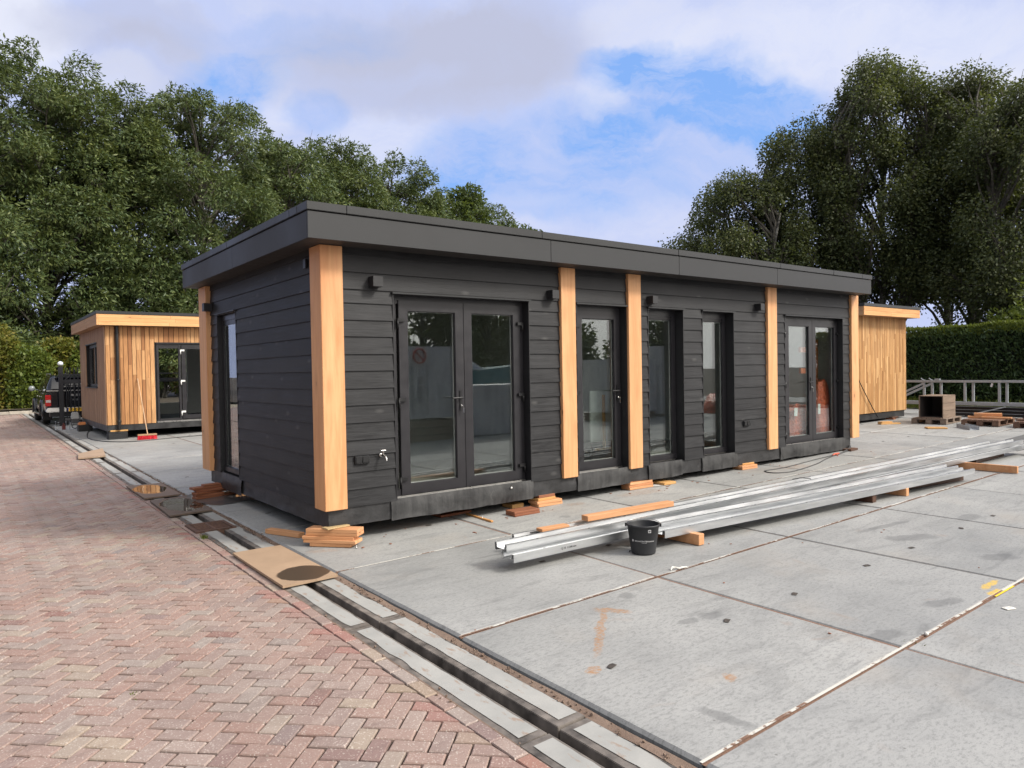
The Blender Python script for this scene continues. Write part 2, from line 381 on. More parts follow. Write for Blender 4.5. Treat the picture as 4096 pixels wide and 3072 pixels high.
def mk_paver():
    m = M('clay coloured concrete pavers'); co = m.coord(); r = m.island()
    base = m.ramp(r, [(0, (.30, .195, .162)), (.2, (.305, .210, .178)), (.42, (.31, .225, .193)), (.60, (.27, .203, .180)), (.72, (.325, .250, .218)), (.84, (.30, .252, .225)), (.91, (.345, .275, .215)), (.96, (.235, .198, .190)), (1, (.235, .132, .110))])
    sp = m.n('ShaderNodeTexVoronoi', {'Vector': co, 'Scale': 150.0}); g = m.noise(co, 120, 4, .7); a = m.noise(co, 9, 4); big = m.noise(co, .8, 3)
    c = m.mix(m.maprange(sp.outputs['Color'], .74, .9, 0, .7), base, (.56, .50, .44))
    c = m.mix(m.maprange(g, .56, .72, 0, .6), c, (.085, .055, .045))
    c = m.mix(m.maprange(a, .52, .76, 0, .32), c, (.22, .15, .13))
    c = m.mix(m.maprange(big, .44, .70, 0, .42), c, (.17, .125, .11)); dirt = m.noise(m.mapping(co, (1.0, 2.6, 1)), 2.4, 5, .65, .8); c = m.mix(m.maprange(dirt, .56, .70, 0, .40), c, (.11, .08, .07)); c = m.mix(m.maprange(dirt, .30, .42, .30, 0), c, (.42, .345, .30))
    return m.end(m.bsdf(c, rough=m.maprange(big, .3, .7, .62, .8), normal=m.bump(m.math('ADD', g, m.math('MULTIPLY', sp.outputs['Distance'], .6)), .5, .004), spec=.35))
MAT_PAVER = mk_paver()
def mk_paver_red():
    m = M('red edge pavers'); co = m.coord(); r = m.island()
    base = m.ramp(r, [(0, (.29, .15, .125)), (.4, (.26, .185, .16)), (.7, (.275, .195, .165)), (.85, (.30, .24, .17)), (1, (.29, .125, .105))])
    sp = m.n('ShaderNodeTexVoronoi', {'Vector': co, 'Scale': 150.0}); g = m.noise(co, 120, 4, .7)
    c = m.mix(m.maprange(sp.outputs['Color'], .74, .9, 0, .5), base, (.62, .52, .45)); c = m.mix(m.maprange(g, .56, .72, 0, .5), c, (.13, .07, .06))
    return m.end(m.bsdf(c, rough=.75, normal=m.bump(g, .5, .004)))
MAT_PAVER_RED = mk_paver_red()

def mk_board(name, base, wetness, ell=None):
    """fibre board lying outdoors, with a wet patch (ellipse in local metres) or a puddle"""
    m = M(name); co = m.coord(); a = m.noise(co, 2.2, 4, .6); f = m.noise(co, 70, 4, .7)
    c = m.mix(m.maprange(a, .3, .72), [k * .85 for k in base], [k * 1.1 for k in base]); c = m.mix(m.maprange(f, .5, .7, 0, .2), c, [k * .5 for k in base])
    xs = m.sep(m.vmath('ADD', co, m.vmath('SCALE', m.n('ShaderNodeTexNoise', {'Vector': co, 'Scale': 3.5, 'Detail': 4}).outputs['Color'], .13)))
    cx, cy, rx, ry = ell
    d = m.math('ADD', m.math('POWER', m.math('DIVIDE', m.math('SUBTRACT', xs[0], cx + .065), rx), 2.0), m.math('POWER', m.math('DIVIDE', m.math('SUBTRACT', xs[1], cy + .065), ry), 2.0))
    wet = m.maprange(d, .86, 1.0, 1, 0)
    c = m.mix(wet, c, [k * wetness[0] for k in base])
    rough = m.maprange(wet, 0, 1, .7, wetness[1])
    nrm = m.bump(m.math('MULTIPLY', f, m.math('SUBTRACT', 1.0, wet)), .2, .003)
    return m.end(m.bsdf(c, rough=rough, normal=nrm, spec=wetness[2]))
MAT_PLATE_DRY = plain('dry fibre board', (.34, .24, .165), .75, 0, .14, 3)

def mk_leaf(name, cols, trans=.35, rough=.5):
    m = M(name); r = m.island(); co = m.coord(); big = m.noise(co, .45, 3)
    c = m.ramp(m.math('ADD', m.math('MULTIPLY', r, .6), m.math('MULTIPLY', m.maprange(big, .3, .7), .4)), [(i / (len(cols) - 1), k) for i, k in enumerate(cols)])
    b = m.bsdf(c, rough=rough, spec=.35)
    t = m.n('ShaderNodeBsdfTranslucent', {'Color': m.mix(.5, c, (.20, .24, .03))})
    return m.end(m.n('ShaderNodeMixShader', {0: trans, 1: b, 2: t}))
MAT_ASH = mk_leaf('ash leaves', [(.034, .060, .027), (.066, .100, .038), (.108, .140, .046), (.165, .185, .056)], .22)
MAT_ASH2 = mk_leaf('dark maple leaves', [(.032, .055, .018), (.062, .094, .026), (.098, .130, .032)])
MAT_BIRCH = mk_leaf('birch leaves', [(.032, .048, .025), (.058, .077, .034), (.090, .108, .041), (.15, .152, .050)], .32)
MAT_HEDGE = mk_leaf('cypress hedge leaves', [(.024, .050, .022), (.045, .080, .028), (.078, .12, .028)], .2)
MAT_HEDGE_TOP = mk_leaf('fresh cypress growth', [(.075, .11, .012), (.12, .155, .018), (.16, .18, .025)], .3)
MAT_SHRUB = mk_leaf('hornbeam leaves', [(.05, .08, .018), (.09, .13, .024), (.15, .185, .03), (.21, .21, .036)], .35)
MAT_SHRUB_Y = mk_leaf('yellowing acacia leaves', [(.07, .085, .015), (.13, .14, .02), (.19, .16, .03), (.24, .17, .04)], .35)
MAT_GRASS = mk_leaf('rough grass', [(.06, .09, .015), (.11, .14, .02), (.16, .17, .03)], .3)
def mk_bark(name, a, b, sc):
    m = M(name); co = m.coord(); f = m.noise(m.mapping(co, sc), 1.0, 6, .7, .5)
    return m.end(m.bsdf(m.mix(m.maprange(f, .38, .62), a, b), rough=.9, normal=m.bump(f, .5, .03)))
MAT_BARK = mk_bark('ash bark', (.045, .040, .033), (.13, .118, .098), (9, 9, 1.4))
MAT_BIRCHBARK = mk_bark('birch bark', (.06, .055, .05), (.42, .40, .36), (3, 3, 5))
# ------------------------------------------------------------------ ground
g = MB(); xs = [-400, -120, -60, -30, -15, -5, 5, 15, 26, 45, 90, 200, 420]; ys = [-400, -120, -50, -16, -5, 5, 15, 25, 38, 60, 110, 220, 420]
vs = [(x, y, gz(x, y) - .19) for y in ys for x in xs]; nx = len(xs)
g.add(vs, [(j * nx + i, j * nx + i + 1, (j + 1) * nx + i + 1, (j + 1) * nx + i) for j in range(len(ys) - 1) for i in range(nx - 1)])
struct(g, 'ground', MAT_SOIL)

# herringbone paving, laid at 45 degrees to the channel, with cut stones along the border
W = .1025; EDGE = -.655
def clip(poly, lim):
    out = []
    for i, p in enumerate(poly):
        q = poly[(i + 1) % len(poly)]
        a, b = p[0] <= lim, q[0] <= lim
        if a: out.append(p)
        if a != b:
            t = (lim - p[0]) / (q[0] - p[0]); out.append((lim, p[1] + t * (q[1] - p[1])))
    return out
def area(p): return abs(sum(p[i][0] * p[(i + 1) % len(p)][1] - p[(i + 1) % len(p)][0] * p[i][1] for i in range(len(p)))) / 2
def paver(mb, poly, z=0.0, gap=.0052, tilt=(0, 0)):
    n = len(poly); cx = sum(p[0] for p in poly) / n; cy = sum(p[1] for p in poly) / n
    if area(poly) < .0025: return
    def ins(p, d):
        l = math.hypot(p[0] - cx, p[1] - cy); k = max(.2, 1 - d * 1.35 / max(l, 1e-4)); return (cx + (p[0] - cx) * k, cy + (p[1] - cy) * k)
    def P(p, h): return (p[0], p[1], gz(p[0], p[1]) + h + tilt[0] * (p[0] - cx) + tilt[1] * (p[1] - cy))
    lo = [P(ins(p, gap), z - .022) for p in poly]; mi = [P(ins(p, gap), z - .006) for p in poly]; hi = [P(ins(p, gap + .006), z) for p in poly]
    b = len(mb.v); mb.add(lo + mi + hi, [(i, (i + 1) % n, n + (i + 1) % n, n + i) for i in range(n)] + [(n + i, n + (i + 1) % n, 2 * n + (i + 1) % n, 2 * n + i) for i in range(n)] + [tuple(range(2 * n, 3 * n))])
pav = MB(); c45 = math.sqrt(.5)
for rr in range(-200, 330):
    for cc in range(-200, 330):
        k = (cc - rr) % 4
        if k not in (0, 3): continue
        bx, by = cc * W, rr * W
        q = [(bx, by), (bx + 2 * W, by), (bx + 2 * W, by + W), (bx, by + W)] if k == 0 else [(bx, by), (bx + W, by), (bx + W, by + 2 * W), (bx, by + 2 * W)]
        mx, my = q[0][0] + .1, q[0][1] + .1
        X, Y = (mx - my) * c45, (mx + my) * c45
        if not (-4.6 < X < -.45 and -8.6 < Y < 31.6): continue
        rr_ = random.Random(cc * 7919 + rr); an = rr_.uniform(-.012, .012)
        q = [((a - b) * c45, (a + b) * c45) for a, b in q]
        cx = sum(p[0] for p in q) / 4; cy = sum(p[1] for p in q) / 4
        sag = .007 * mnoise.noise((cx * .5, cy * .4, 0)) + .004 * mnoise.noise((cx * 2.1, cy * 2.1, 3))
        q = [(cx + (a - cx) * math.cos(an) - (b - cy) * math.sin(an), cy + (a - cx) * math.sin(an) + (b - cy) * math.cos(an)) for a, b in q]
        cut = any(p[0] > EDGE for p in q)
        if cut: q = clip(q, EDGE)
        if len(q) < 3: continue
        pav.cur = 1 if cut and rr_.random() < .75 else 0
        paver(pav, q, sag + rr_.uniform(-.0035, .0015) - .002, 0.0050 + rr_.random() * .002, (rr_.uniform(-.02, .02), rr_.uniform(-.02, .02)))
y = -8.6
while y < 31.6:                                             # straight border course
    l = .21 + rnd.uniform(-.012, .012); pav.cur = 1 if rnd.random() < .3 else 0
    paver(pav, [(EDGE + .003, y), (EDGE + .088 + rnd.uniform(-.003, .003), y), (EDGE + .088, y + l), (EDGE + .003, y + l)], -.003 + rnd.uniform(-.003, .002), .003); y += l
pav.cur = 0
struct(pav, 'brick_paving', [MAT_PAVER, MAT_PAVER_RED])
sd = MB(); sd.sheet([(-9, -9), (-.56, -9), (-.56, 32.2), (-9, 32.2)], -.018); struct(sd, 'joint_sand', MAT_SAND)
pv2 = MB()
for yy in np.arange(-9, 32, 1.0): pv2.sheet([(-14, yy), (-4.62, yy), (-4.62, yy + 1.0), (-14, yy + 1.0)], -.004)
struct(pv2, 'paved_road', MAT_PAVER)

# drainage channel: dark edge frames, pale infill, open slot
fr = MB(); inf = MB(); bed = MB()
y = -9.88
rz = random.Random(3)
while y < 31.5:
    L = 1.985; a, b = y + .006, y + L - .006
    for x0, x1 in ((-.562, -.372), (-.302, -.112)):
        dz = rz.uniform(-.004, .004)
        def Q(x, yy, h): return (x, yy, gz(x, yy) + h + dz)
        fr.hexa([Q(x0, a, -.17), Q(x1, a, -.17), Q(x1, b, -.17), Q(x0, b, -.17)], [Q(x0, a, -.006), Q(x1, a, -.006), Q(x1, b, -.006), Q(x0, b, -.006)])
        lx, rx = (x0 + .045, x1 - .02) if x0 < -.4 else (x0 + .05, x1 - .012)
        # ragged outer side where grit creeps over the pale infill
        n = 26; left = []; right = []
        for i in range(n + 1):
            yy = a + .05 + (b - a - .1) * i / n
            wl = max(0, mnoise.noise((yy * 4.4, 1.3, x0))) * (.030 if x0 < -.4 else .010) + .004 * mnoise.noise((yy * 30, 2, x0))
            wr = max(0, mnoise.noise((yy * 2.6, 7.3, x0)) - .05) * (.055 if x0 > -.4 else .010) + .005 * mnoise.noise((yy * 26, 5, x0))
            left.append((lx + wl, yy)); right.append((rx - wr, yy))
        vs = [Q(x, yy, -.002) for x, yy in left] + [Q(x, yy, -.002) for x, yy in right]
        inf.add(vs, [(i, n + 1 + i, n + 2 + i, i + 1) for i in range(n)])
    y += L
struct(fr, 'channel_frame', MAT_CHFRAME, .003); struct(inf, 'channel_infill', MAT_INFILL)
bed.sheet([(-.40, -9.9), (-.28, -9.9), (-.28, 32), (-.40, 32)], -.155); struct(bed, 'channel_bottom', MAT_DARKVOID)
gr = MB()
for i in range(420):
    y0 = -9.9 + i * .1
    gr.add([(x, yy, gz(x, yy) - .008 + .010 * mnoise.noise((x * 9, yy * 3.1, 0))) for x, yy in ((-.116, y0), (-.05, y0), (-.05, y0 + .1), (-.116, y0 + .1))], [(0, 1, 2, 3)])
    gr.add([(x, yy, gz(x, yy) - .008 + .004 * mnoise.noise((x * 9, yy * 3.1, 4))) for x, yy in ((-.575, y0), (-.556, y0), (-.556, y0 + .1), (-.575, y0 + .1))], [(0, 1, 2, 3)])
for i in range(700):                                       # loose grit and pebbles beside the slabs
    yy = rnd.uniform(-5, 14); x = rnd.uniform(-.125, -.07) if rnd.random() < .85 else rnd.uniform(-.60, -.53); s_ = rnd.uniform(.003, .009)
    gr.obox((x, yy, gz(x, yy) + .002), (s_ * 2, s_ * 1.6, s_ * 1.3), rnd.random() * 3, rnd.random(), rnd.random())
struct(gr, 'gravel_strip', MAT_GRIT)

# 2 x 2 m industrial slabs with bevelled edges, slightly off square to the cabin
G0 = Vector((-.035, -2.600)); gu = Vector((math.cos(.006), math.sin(.006))); gv = Vector((-math.sin(.006), math.cos(.006))); PIT = 2.01
def gp(i, j): p = G0 + gu * (i * PIT) + gv * (j * PIT); return p
sl = MB()
for i in range(0, 14):
    for j in range(-7, 16):
        r_ = random.Random(i * 100 + j); dz = r_.uniform(-.003, .003); sa, sb = r_.uniform(-.0015, .0015), r_.uniform(-.0015, .0015)
        c = gp(i + .5, j + .5)
        def P(a, b, h):
            p = c + gu * a + gv * b; return (p.x, p.y, gz(p.x, p.y) + h + dz + sa * a + sb * b)
        e = PIT / 2 - .007; f = e - .016
        top = [P(-f, -f, .012), P(f, -f, .012), P(f, f, .012), P(-f, f, .012)]; mid = [P(-e, -e, -.006), P(e, -e, -.006), P(e, e, -.006), P(-e, e, -.006)]; bot = [P(-e, -e, -.13), P(e, -e, -.13), P(e, e, -.13), P(-e, e, -.13)]
        sl.add(bot + mid + top, [(k, (k + 1) % 4, 4 + (k + 1) % 4, 4 + k) for k in range(4)] + [(4 + k, 4 + (k + 1) % 4, 8 + (k + 1) % 4, 8 + k) for k in range(4)] + [(8, 9, 10, 11)])
struct(sl, 'concrete_yard', MAT_CONC)
jt, jw, jd, jm = MB(), MB(), MB(), MB()
for j in range(-7, 17):                                    # joints running along the facade
    mb = jw if j in (-1, 1) else jt
    for k in range(56):
        a, b = gp(k * .25, j), gp(k * .25 + .25, j); w0, w1 = [.016 + .006 * mnoise.noise((k * .9 + d, j * 3.3, 0)) for d in (0, .9)]
        if j in (-1, 0, 1):
            o1, o2 = .006 + .004 * mnoise.noise((k * .9, j * 5, 3)), .017
            (jw if j else jm).add([(p.x, p.y, gz(p.x, p.y) + .0085) for p in (a + gv * .001, b + gv * .001, b + gv * (.019 + .005 * mnoise.noise((k * 1.3 + 1.3, j, 8))), a + gv * (.019 + .005 * mnoise.noise((k * 1.3, j, 8))))], [(0, 1, 2, 3)])
            w0 = w1 = .017; mb = jt
        h = .0015
        mb.add([(p.x, p.y, gz(p.x, p.y) + h) for p in (a - gv * w0, b - gv * w1, b + gv * w1, a + gv * w0)], [(0, 1, 2, 3)])
for i in range(1, 15):
    a, b = gp(i, -7), gp(i, 16)
    (jt if i == 1 else jd).add([(p.x, p.y, gz(p.x, p.y) + .0005) for p in (a - gu * .018, a + gu * .018, b + gu * .018, b - gu * .018)], [(0, 1, 2, 3)])
struct(jm, 'white_joint', MAT_JOINT_M); struct(jt, 'sand_joint', MAT_JOINT); struct(jw, 'white_joint', MAT_JOINT_W); struct(jd, 'dark_joint', MAT_JOINT_D)
# darker worn asphalt strip at the far right of the yard
dk = MB(); dk.sheet([(13.05, -1.50), (14.2, -1.12), (19, -.95), (19, -2.6), (12.4, -1.9)], .0165); struct(dk, 'asphalt_strip', plain('dark asphalt', (.10, .10, .10), .8, 0, .3, 60))

# rear kerb
kb = MB()
for k in range(16):
    x0 = -9 + k; kb.box(x0 + .004, 32.3, gz(x0, 32.4) - .1, x0 + .996, 32.5, gz(x0, 32.4) + .11)
struct(kb, 'kerb', plain('pale kerb concrete', (.40, .36, .30), .8, 0, .2, 6), .012)
vg = MB()
vg.add([(-40, 32.5, gz(-9, 32) + .06), (30, 32.5, gz(20, 32) + .06), (30, 60, gz(20, 38) + .1), (-40, 60, gz(-9, 38) + .1)], [(0, 1, 2, 3)])
vg.add([(21.4, -16, gz(26, -16) - .02), (60, -16, gz(26, -16) + .1), (60, 32.4, gz(26, 32) + .1), (21.4, 32.4, gz(26, 32) - .02)], [(0, 1, 2, 3)])
struct(vg, 'soil_bank', MAT_SOIL)

ins = MB()
for i in range(0, 13):
    for j in range(-6, 12):
        for a in (.215, .785):
            if random.Random(i * 77 + j * 13 + int(a * 9)).random() < .3 and not (i < 2 and j == -1): continue
            c = gp(i + a, j + .5); r_ = random.Random(i * 31 + j * 7 + int(a * 10)); an = r_.uniform(-.2, .6)
            q = [(c.x + u * math.cos(an) - w * math.sin(an), c.y + u * math.sin(an) + w * math.cos(an)) for u, w in ((-.036, -.020), (.030, -.024), (.036, .012), (.012, .022), (-.034, .016))]
            ins.add([(x, y, gz(x, y) + .0155) for x, y in q], [(0, 1, 2, 3, 4)])
struct(ins, 'slab_socket', plain('filled lifting socket', (.055, .045, .038), .8, 0, .6, 40))
yb = MB(); yb.add([(x, y, gz(x, y) + .0075) for x, y in [(3.49, -4.603), (3.87, -4.60), (3.87, -4.577), (3.49, -4.58)]], [(0, 1, 2, 3)])
solo(yb, 'paint_mark', plain('bright yellow paint', (.80, .56, .03), .7, 0, .2, 60), 'bright yellow painted stretch of the white slab joint', 'paint mark')

# ------------------------------------------------------------------ the dark cabin
CB = thing('dark_cabin', 'large black timber clad cabin with larch corner posts and grey roof fascia', 'cabin', (.28, .33, gz(.28, .33)))
Lc, Wc = 10.995, 4.92
ZB, ZT, ZP = 3.122, 3.473, 3.392
YF, XF = .330, .272                # outer face of the cladding, front and left
LAPS = [.407, .588, .770, .940, 1.105, 1.285, 1.467, 1.649, 1.831, 2.012, 2.193, 2.372, 2.550, 2.689, 2.871, 3.053]
def lap_wall(spans_low, spans_high, place, mb):
    for k, z0 in enumerate(LAPS):
        z1 = LAPS[k + 1] if k + 1 < len(LAPS) else 3.15
        for a, b in (spans_low if z0 < 2.68 else spans_high):
            r_ = random.Random(k * 13 + int(a * 100)); dz = r_.uniform(-.003, .003)
            t0, t1 = 0, .017
            prof = [(t0 + r_.uniform(-.0015, .0015), z0 + dz), (t1, z1 + .012 + dz), (t1 + .010, z1 + .012 + dz), (.027, z0 + dz)]
            mb.prism(prof, place, a, b)
# front wall: cladding outer face leans out at each board's foot
OPEN_F = [(1.067, 2.972), (3.765, 4.712), (5.148, 5.932), (6.371, 7.173), (8.608, 10.551)]
low = []; x = .478
for a, b in OPEN_F: low.append((x, a)); x = b
low.append((x, 10.80)); low = [s_ for s_ in low if s_[1] - s_[0] > .01]
wf = MB(); lap_wall(low, [(.478, 10.80)], lambda u, w, t: (t, YF - .008 + u, w), wf)
wall_f = wf.build('wall', MAT_CLAD_X, CB); wall_f['label'] = 'long front wall of lapped black boards'
wl = MB(); lap_wall([(.55, 3.25), (4.136, 4.46)], [(.55, 4.46)], lambda u, w, t: (XF - .008 + u, t, w), wl)
wall_l = wl.build('wall', MAT_CLAD_Y, CB); wall_l['label'] = 'short side wall of lapped black boards, in shade'
# hidden right and rear walls
wr = MB(); wr.box(10.79, .36, .40, 10.82, 4.86, 3.13); wr.build('wall', MAT_CLAD_Y, CB)
wb = MB(); REAR_ADDED = [(.9, 1.8), (4.0, 4.9), (6.0, 7.4), (8.3, 10.3)]; x = .30  # unseen rear openings, added to let daylight into the rooms
for a, b in REAR_ADDED: wb.box(x, 4.84, .40, a, 4.87, 3.13); wb.box(a, 4.84, .40, b, 4.87, .95); wb.box(a, 4.84, 2.6, b, 4.87, 3.13); x = b
wb.box(x, 4.84, .40, 10.80, 4.87, 3.13); wb.build('wall', MAT_CLAD_X, CB)
# rooms inside
iw = MB()
zi = .43
x = .46
for a, b in REAR_ADDED: iw.box(x, 4.70, zi, a, 4.74, 3.0); iw.box(a, 4.70, zi, b, 4.74, .95); iw.box(a, 4.70, 2.6, b, 4.74, 3.0); x = b
iw.box(x, 4.70, zi, 10.70, 4.74, 3.0)
iw.box(10.62, .52, zi, 10.66, 4.70, 3.0); iw.box(.46, .52, 3.0, 10.70, 4.74, 3.03)
for xw, ya in ((3.62, .52), (5.05, .52), (7.9, .52)): iw.box(xw, ya, zi, xw + .08, 4.70, 2.998)
iw.box(3.70, 2.4, zi, 5.05, 2.46, 2.998)
iw.box(1.9, 2.9, zi, 3.62, 2.98, 2.998)
iw.build('inner_wall', MAT_INT_WALL, CB)
ilow = MB(); x = .46
for a, b in OPEN_F:
    ilow.box(x, .50, zi, a - .01, .515, 2.99); x = b + .01
ilow.box(x, .50, zi, 10.66, .515, 2.99)
ilow.box(.46, .50, 2.70, 10.66, .516, 2.99)
ilow.box(.445, .5, zi, .458, 3.24, 2.99); ilow.box(.445, 4.15, zi, .458, 4.7, 2.99); ilow.box(.445, 3.24, 2.70, .458, 4.15, 2.99)
ilow.build('inner_lining', MAT_INT_WALL, CB)
fl = MB(); fl.box(.46, .50, .40, 10.70, 4.74, .425); fl.build('floor', MAT_INT_FLOOR, CB)

# posts
def post(x0, y0, x1, y1, lab=None):
    m = MB(); m.box(x0, y0, .400, x1, y1, ZB - .001); o = m.build('post', MAT_POST_Z, CB, .004)
    if lab: o['label'] = lab
    return o
post(.235, .285, .478, .565, 'nearest corner post, broadest in view')
for a, b in ((3.472, 3.720), (4.712, 4.967), (8.055, 8.320)): post(a, .285, b, .50)
post(10.799, .285, 11.061, .56); post(.205, 4.46, .45, 4.85)

# roof
cp = MB(); J = [-.012, .40, 2.92, 5.43, 7.97, 9.62, 10.63, Lc + .012]
for a, b in zip(J, J[1:]):
    o_ = .0015 if round(a, 2) in (.40, 5.43, 9.62) else 0
    cp.box(a + .002, -.012 - o_, ZP, b - .002, .24, ZT + o_)
cp.build('roof_trim', MAT_CAP, CB, .004)
cp = MB(); J = [.24, .45, 2.6, Wc + .012]
for a, b in zip(J, J[1:]): cp.box(-.012, a + .002, ZP, .22, b - .002, ZT - .001)
cp.box(.22, Wc - .2, ZP, Lc, Wc + .012, ZT - .001); cp.box(Lc - .2, .24, ZP, Lc + .012, Wc - .2, ZT - .001)
cp.build('roof_trim', MAT_CAP, CB, .004)
J = [0.0, 3.07, 5.46, 7.90, Lc]
for a, b in zip(J, J[1:]):
    m = MB(); m.box(a + .0025, .004, ZB, b - .0025, .03, ZP - .010); m.build('fascia_panel', MAT_FASCIA, CB, .002)
J = [.034, 2.437, Wc]
for a, b in zip(J, J[1:]):
    m = MB(); m.box(.004, a + .002, ZB, .03, b - .002, ZP - .010); m.build('fascia_panel', MAT_FASCIA, CB, .002)
m = MB(); m.box(Lc - .03, .034, ZB, Lc - .004, Wc, ZP - .01); m.build('fascia_panel', MAT_FASCIA, CB, .002)
m = MB(); m.box(.03, .03, ZB + .02, Lc - .03, .20, ZP + .02); m.box(.03, .20, ZB + .02, .2, Wc, ZP + .02); m.build('fascia_backing', MAT_DARKVOID, CB)
m = MB(); m.box(.03, .03, ZB + .004, Lc - .03, Wc, ZB + .016); m.build('soffit', MAT_SOFFIT, CB)
m = MB(); m.box(.2, .2, ZP + .03, Lc - .18, Wc - .18, ZT - .03); m.build('roof', MAT_ROOF, CB)

# plinth wrapped in membrane, its lower edge slightly ragged
def skirt(mb, x0, x1, yfn, z0, z1, wav, seed, axis='X', n=None):
    """hanging sheet between x0 and x1"""
    n = n or max(6, int((x1 - x0) / .06)); rows = 7; vs = []
    for j in range(rows):
        t = j / (rows - 1)
        for i in range(n + 1):
            x = x0 + (x1 - x0) * i / n
            zb = z0 + wav * (mnoise.noise((x * 2.1, seed, 0)) + .45 * mnoise.noise((x * 9, seed, 2)))
            z = z1 + (zb - z1) * t; y = yfn(x, t) + .008 * mnoise.noise((x * 4, t * 2.5, seed)) * (0.3 + t) + .004 * mnoise.noise((x * 13, t * 5, seed))
            vs.append((x, y, z) if axis == 'X' else (y, x, z))
    w = n + 1; fs = [(j * w + i, j * w + i + 1, (j + 1) * w + i + 1, (j + 1) * w + i) for j in range(rows - 1) for i in range(n)]
    if axis == 'X': fs = [f[::-1] for f in fs]
    mb.add(vs, fs, True)
pl = MB(); pl.box(.30, .352, .222, 10.80, 4.68, .412); pl.box(.36, .40, .205, 10.7, 4.6, .222)
skirt(pl, .285, 10.82, lambda x, t: .340 - .006 * t, .215, .41, .004, 3); skirt(pl, .335, 4.69, lambda x, t: .288 - .006 * t, .215, .41, .004, 5, 'Y')
pl.add([(.285, .334, .21), (.34, .334, .205), (.29, .40, .205), (.287, .337, .165)], [(0, 1, 3), (0, 3, 2), (1, 2, 3), (0, 2, 1)])
pl.build('plinth', MAT_MEMBRANE, CB)
for a, b, sd_ in ((1.0, 2.99, 1), (3.74, 4.74, 2), (5.12, 5.86, 3), (6.33, 7.22, 4), (8.44, 10.62, 5)):
    m = MB(); skirt(m, a, b, lambda x, t: .331 - .013 * math.sin(min(1, t * 1.3) * PI * .8) - .004, .198, .43, .016, sd_)
    n_ = MB(); m.build('door_skirt' if sd_ in (1, 2, 5) else 'window_skirt', MAT_RUBBER, CB)
m = MB(); skirt(m, 3.16, 4.07, lambda x, t: .275 - .016 * math.sin(min(1, t * 1.3) * PI * .8), .190, .42, .016, 9, 'Y'); m.build('window_skirt', MAT_MEMBRANE, CB)

# reveals, flashings, frames
def frame_ring(mb, x0, x1, z0, z1, w, y0, y1, mitre=True):
    """mitred rectangular ring in the XZ plane"""
    for (a, b, c, d) in (((x0, z0), (x1, z0), (x1 - w, z0 + w), (x0 + w, z0 + w)), ((x1, z0), (x1, z1), (x1 - w, z1 - w), (x1 - w, z0 + w)), ((x1, z1), (x0, z1), (x0 + w, z1 - w), (x1 - w, z1 - w)), ((x0, z1), (x0, z0), (x0 + w, z0 + w), (x0 + w, z1 - w))):
        q = [a, b, c, d]
        mb.add([(p[0], y0, p[1]) for p in q] + [(p[0], y1, p[1]) for p in q], [(0, 1, 2, 3), (7, 6, 5, 4), (0, 4, 5, 1), (1, 5, 6, 2), (2, 6, 7, 3), (3, 7, 4, 0)])
for k, (a, b) in enumerate(OPEN_F):
    d = .50; rv = MB()
    rv.add([(a, .322, .41), (a + .012, .322, .41), (a + .012, .322, 2.662), (b - .012, .322, 2.662), (b - .012, .322, .41), (b, .322, .41), (b, .322, 2.683), (a, .322, 2.683), (a, d, .41), (a + .012, d, .41), (a + .012, d, 2.662), (b - .012, d, 2.662), (b - .012, d, .41), (b, d, .41), (b, d, 2.683), (a, d, 2.683)],
           [(0, 1, 2, 7), (2, 3, 6, 7), (3, 4, 5, 6), (1, 9, 10, 2), (2, 10, 11, 3), (3, 11, 12, 4), (0, 7, 15, 8), (7, 6, 14, 15), (6, 5, 13, 14)])
    rv.build('reveal', MAT_REVEAL, CB)
    fm = MB(); fm.add([(x, y_, z) for x in (a - .012, b + .012) for y_, z in ((.296, 2.664), (.296, 2.684), (.34, 2.684), (.34, 2.6725), (.299, 2.6725), (.299, 2.664))], [(0, 1, 7, 6), (1, 2, 8, 7), (2, 3, 9, 8), (3, 4, 10, 9), (4, 5, 11, 10), (5, 0, 6, 11), (5, 4, 3, 2, 1, 0), (6, 7, 8, 9, 10, 11)]); fm.build('head_flashing', MAT_CAP, CB)
rv = MB(); a, b, d = 3.25, 4.136, .46
rv.add([(x, y_, z) for x in (.268, d) for y_, z in ((a, .41), (a + .012, .41), (a + .012, 2.664), (b - .012, 2.664), (b - .012, .41), (b, .41), (b, 2.685), (a, 2.685))], [(7, 2, 1, 0), (7, 6, 3, 2), (6, 5, 4, 3), (1, 2, 10, 9), (2, 3, 11, 10), (3, 4, 12, 11), (0, 8, 15, 7), (7, 15, 14, 6), (6, 14, 13, 5)])
rv.build('reveal', MAT_REVEAL, CB)
fm = MB(); fm.box(.238, 3.235, 2.674, .28, 4.152, 2.686); fm.build('head_flashing', MAT_CAP, CB)

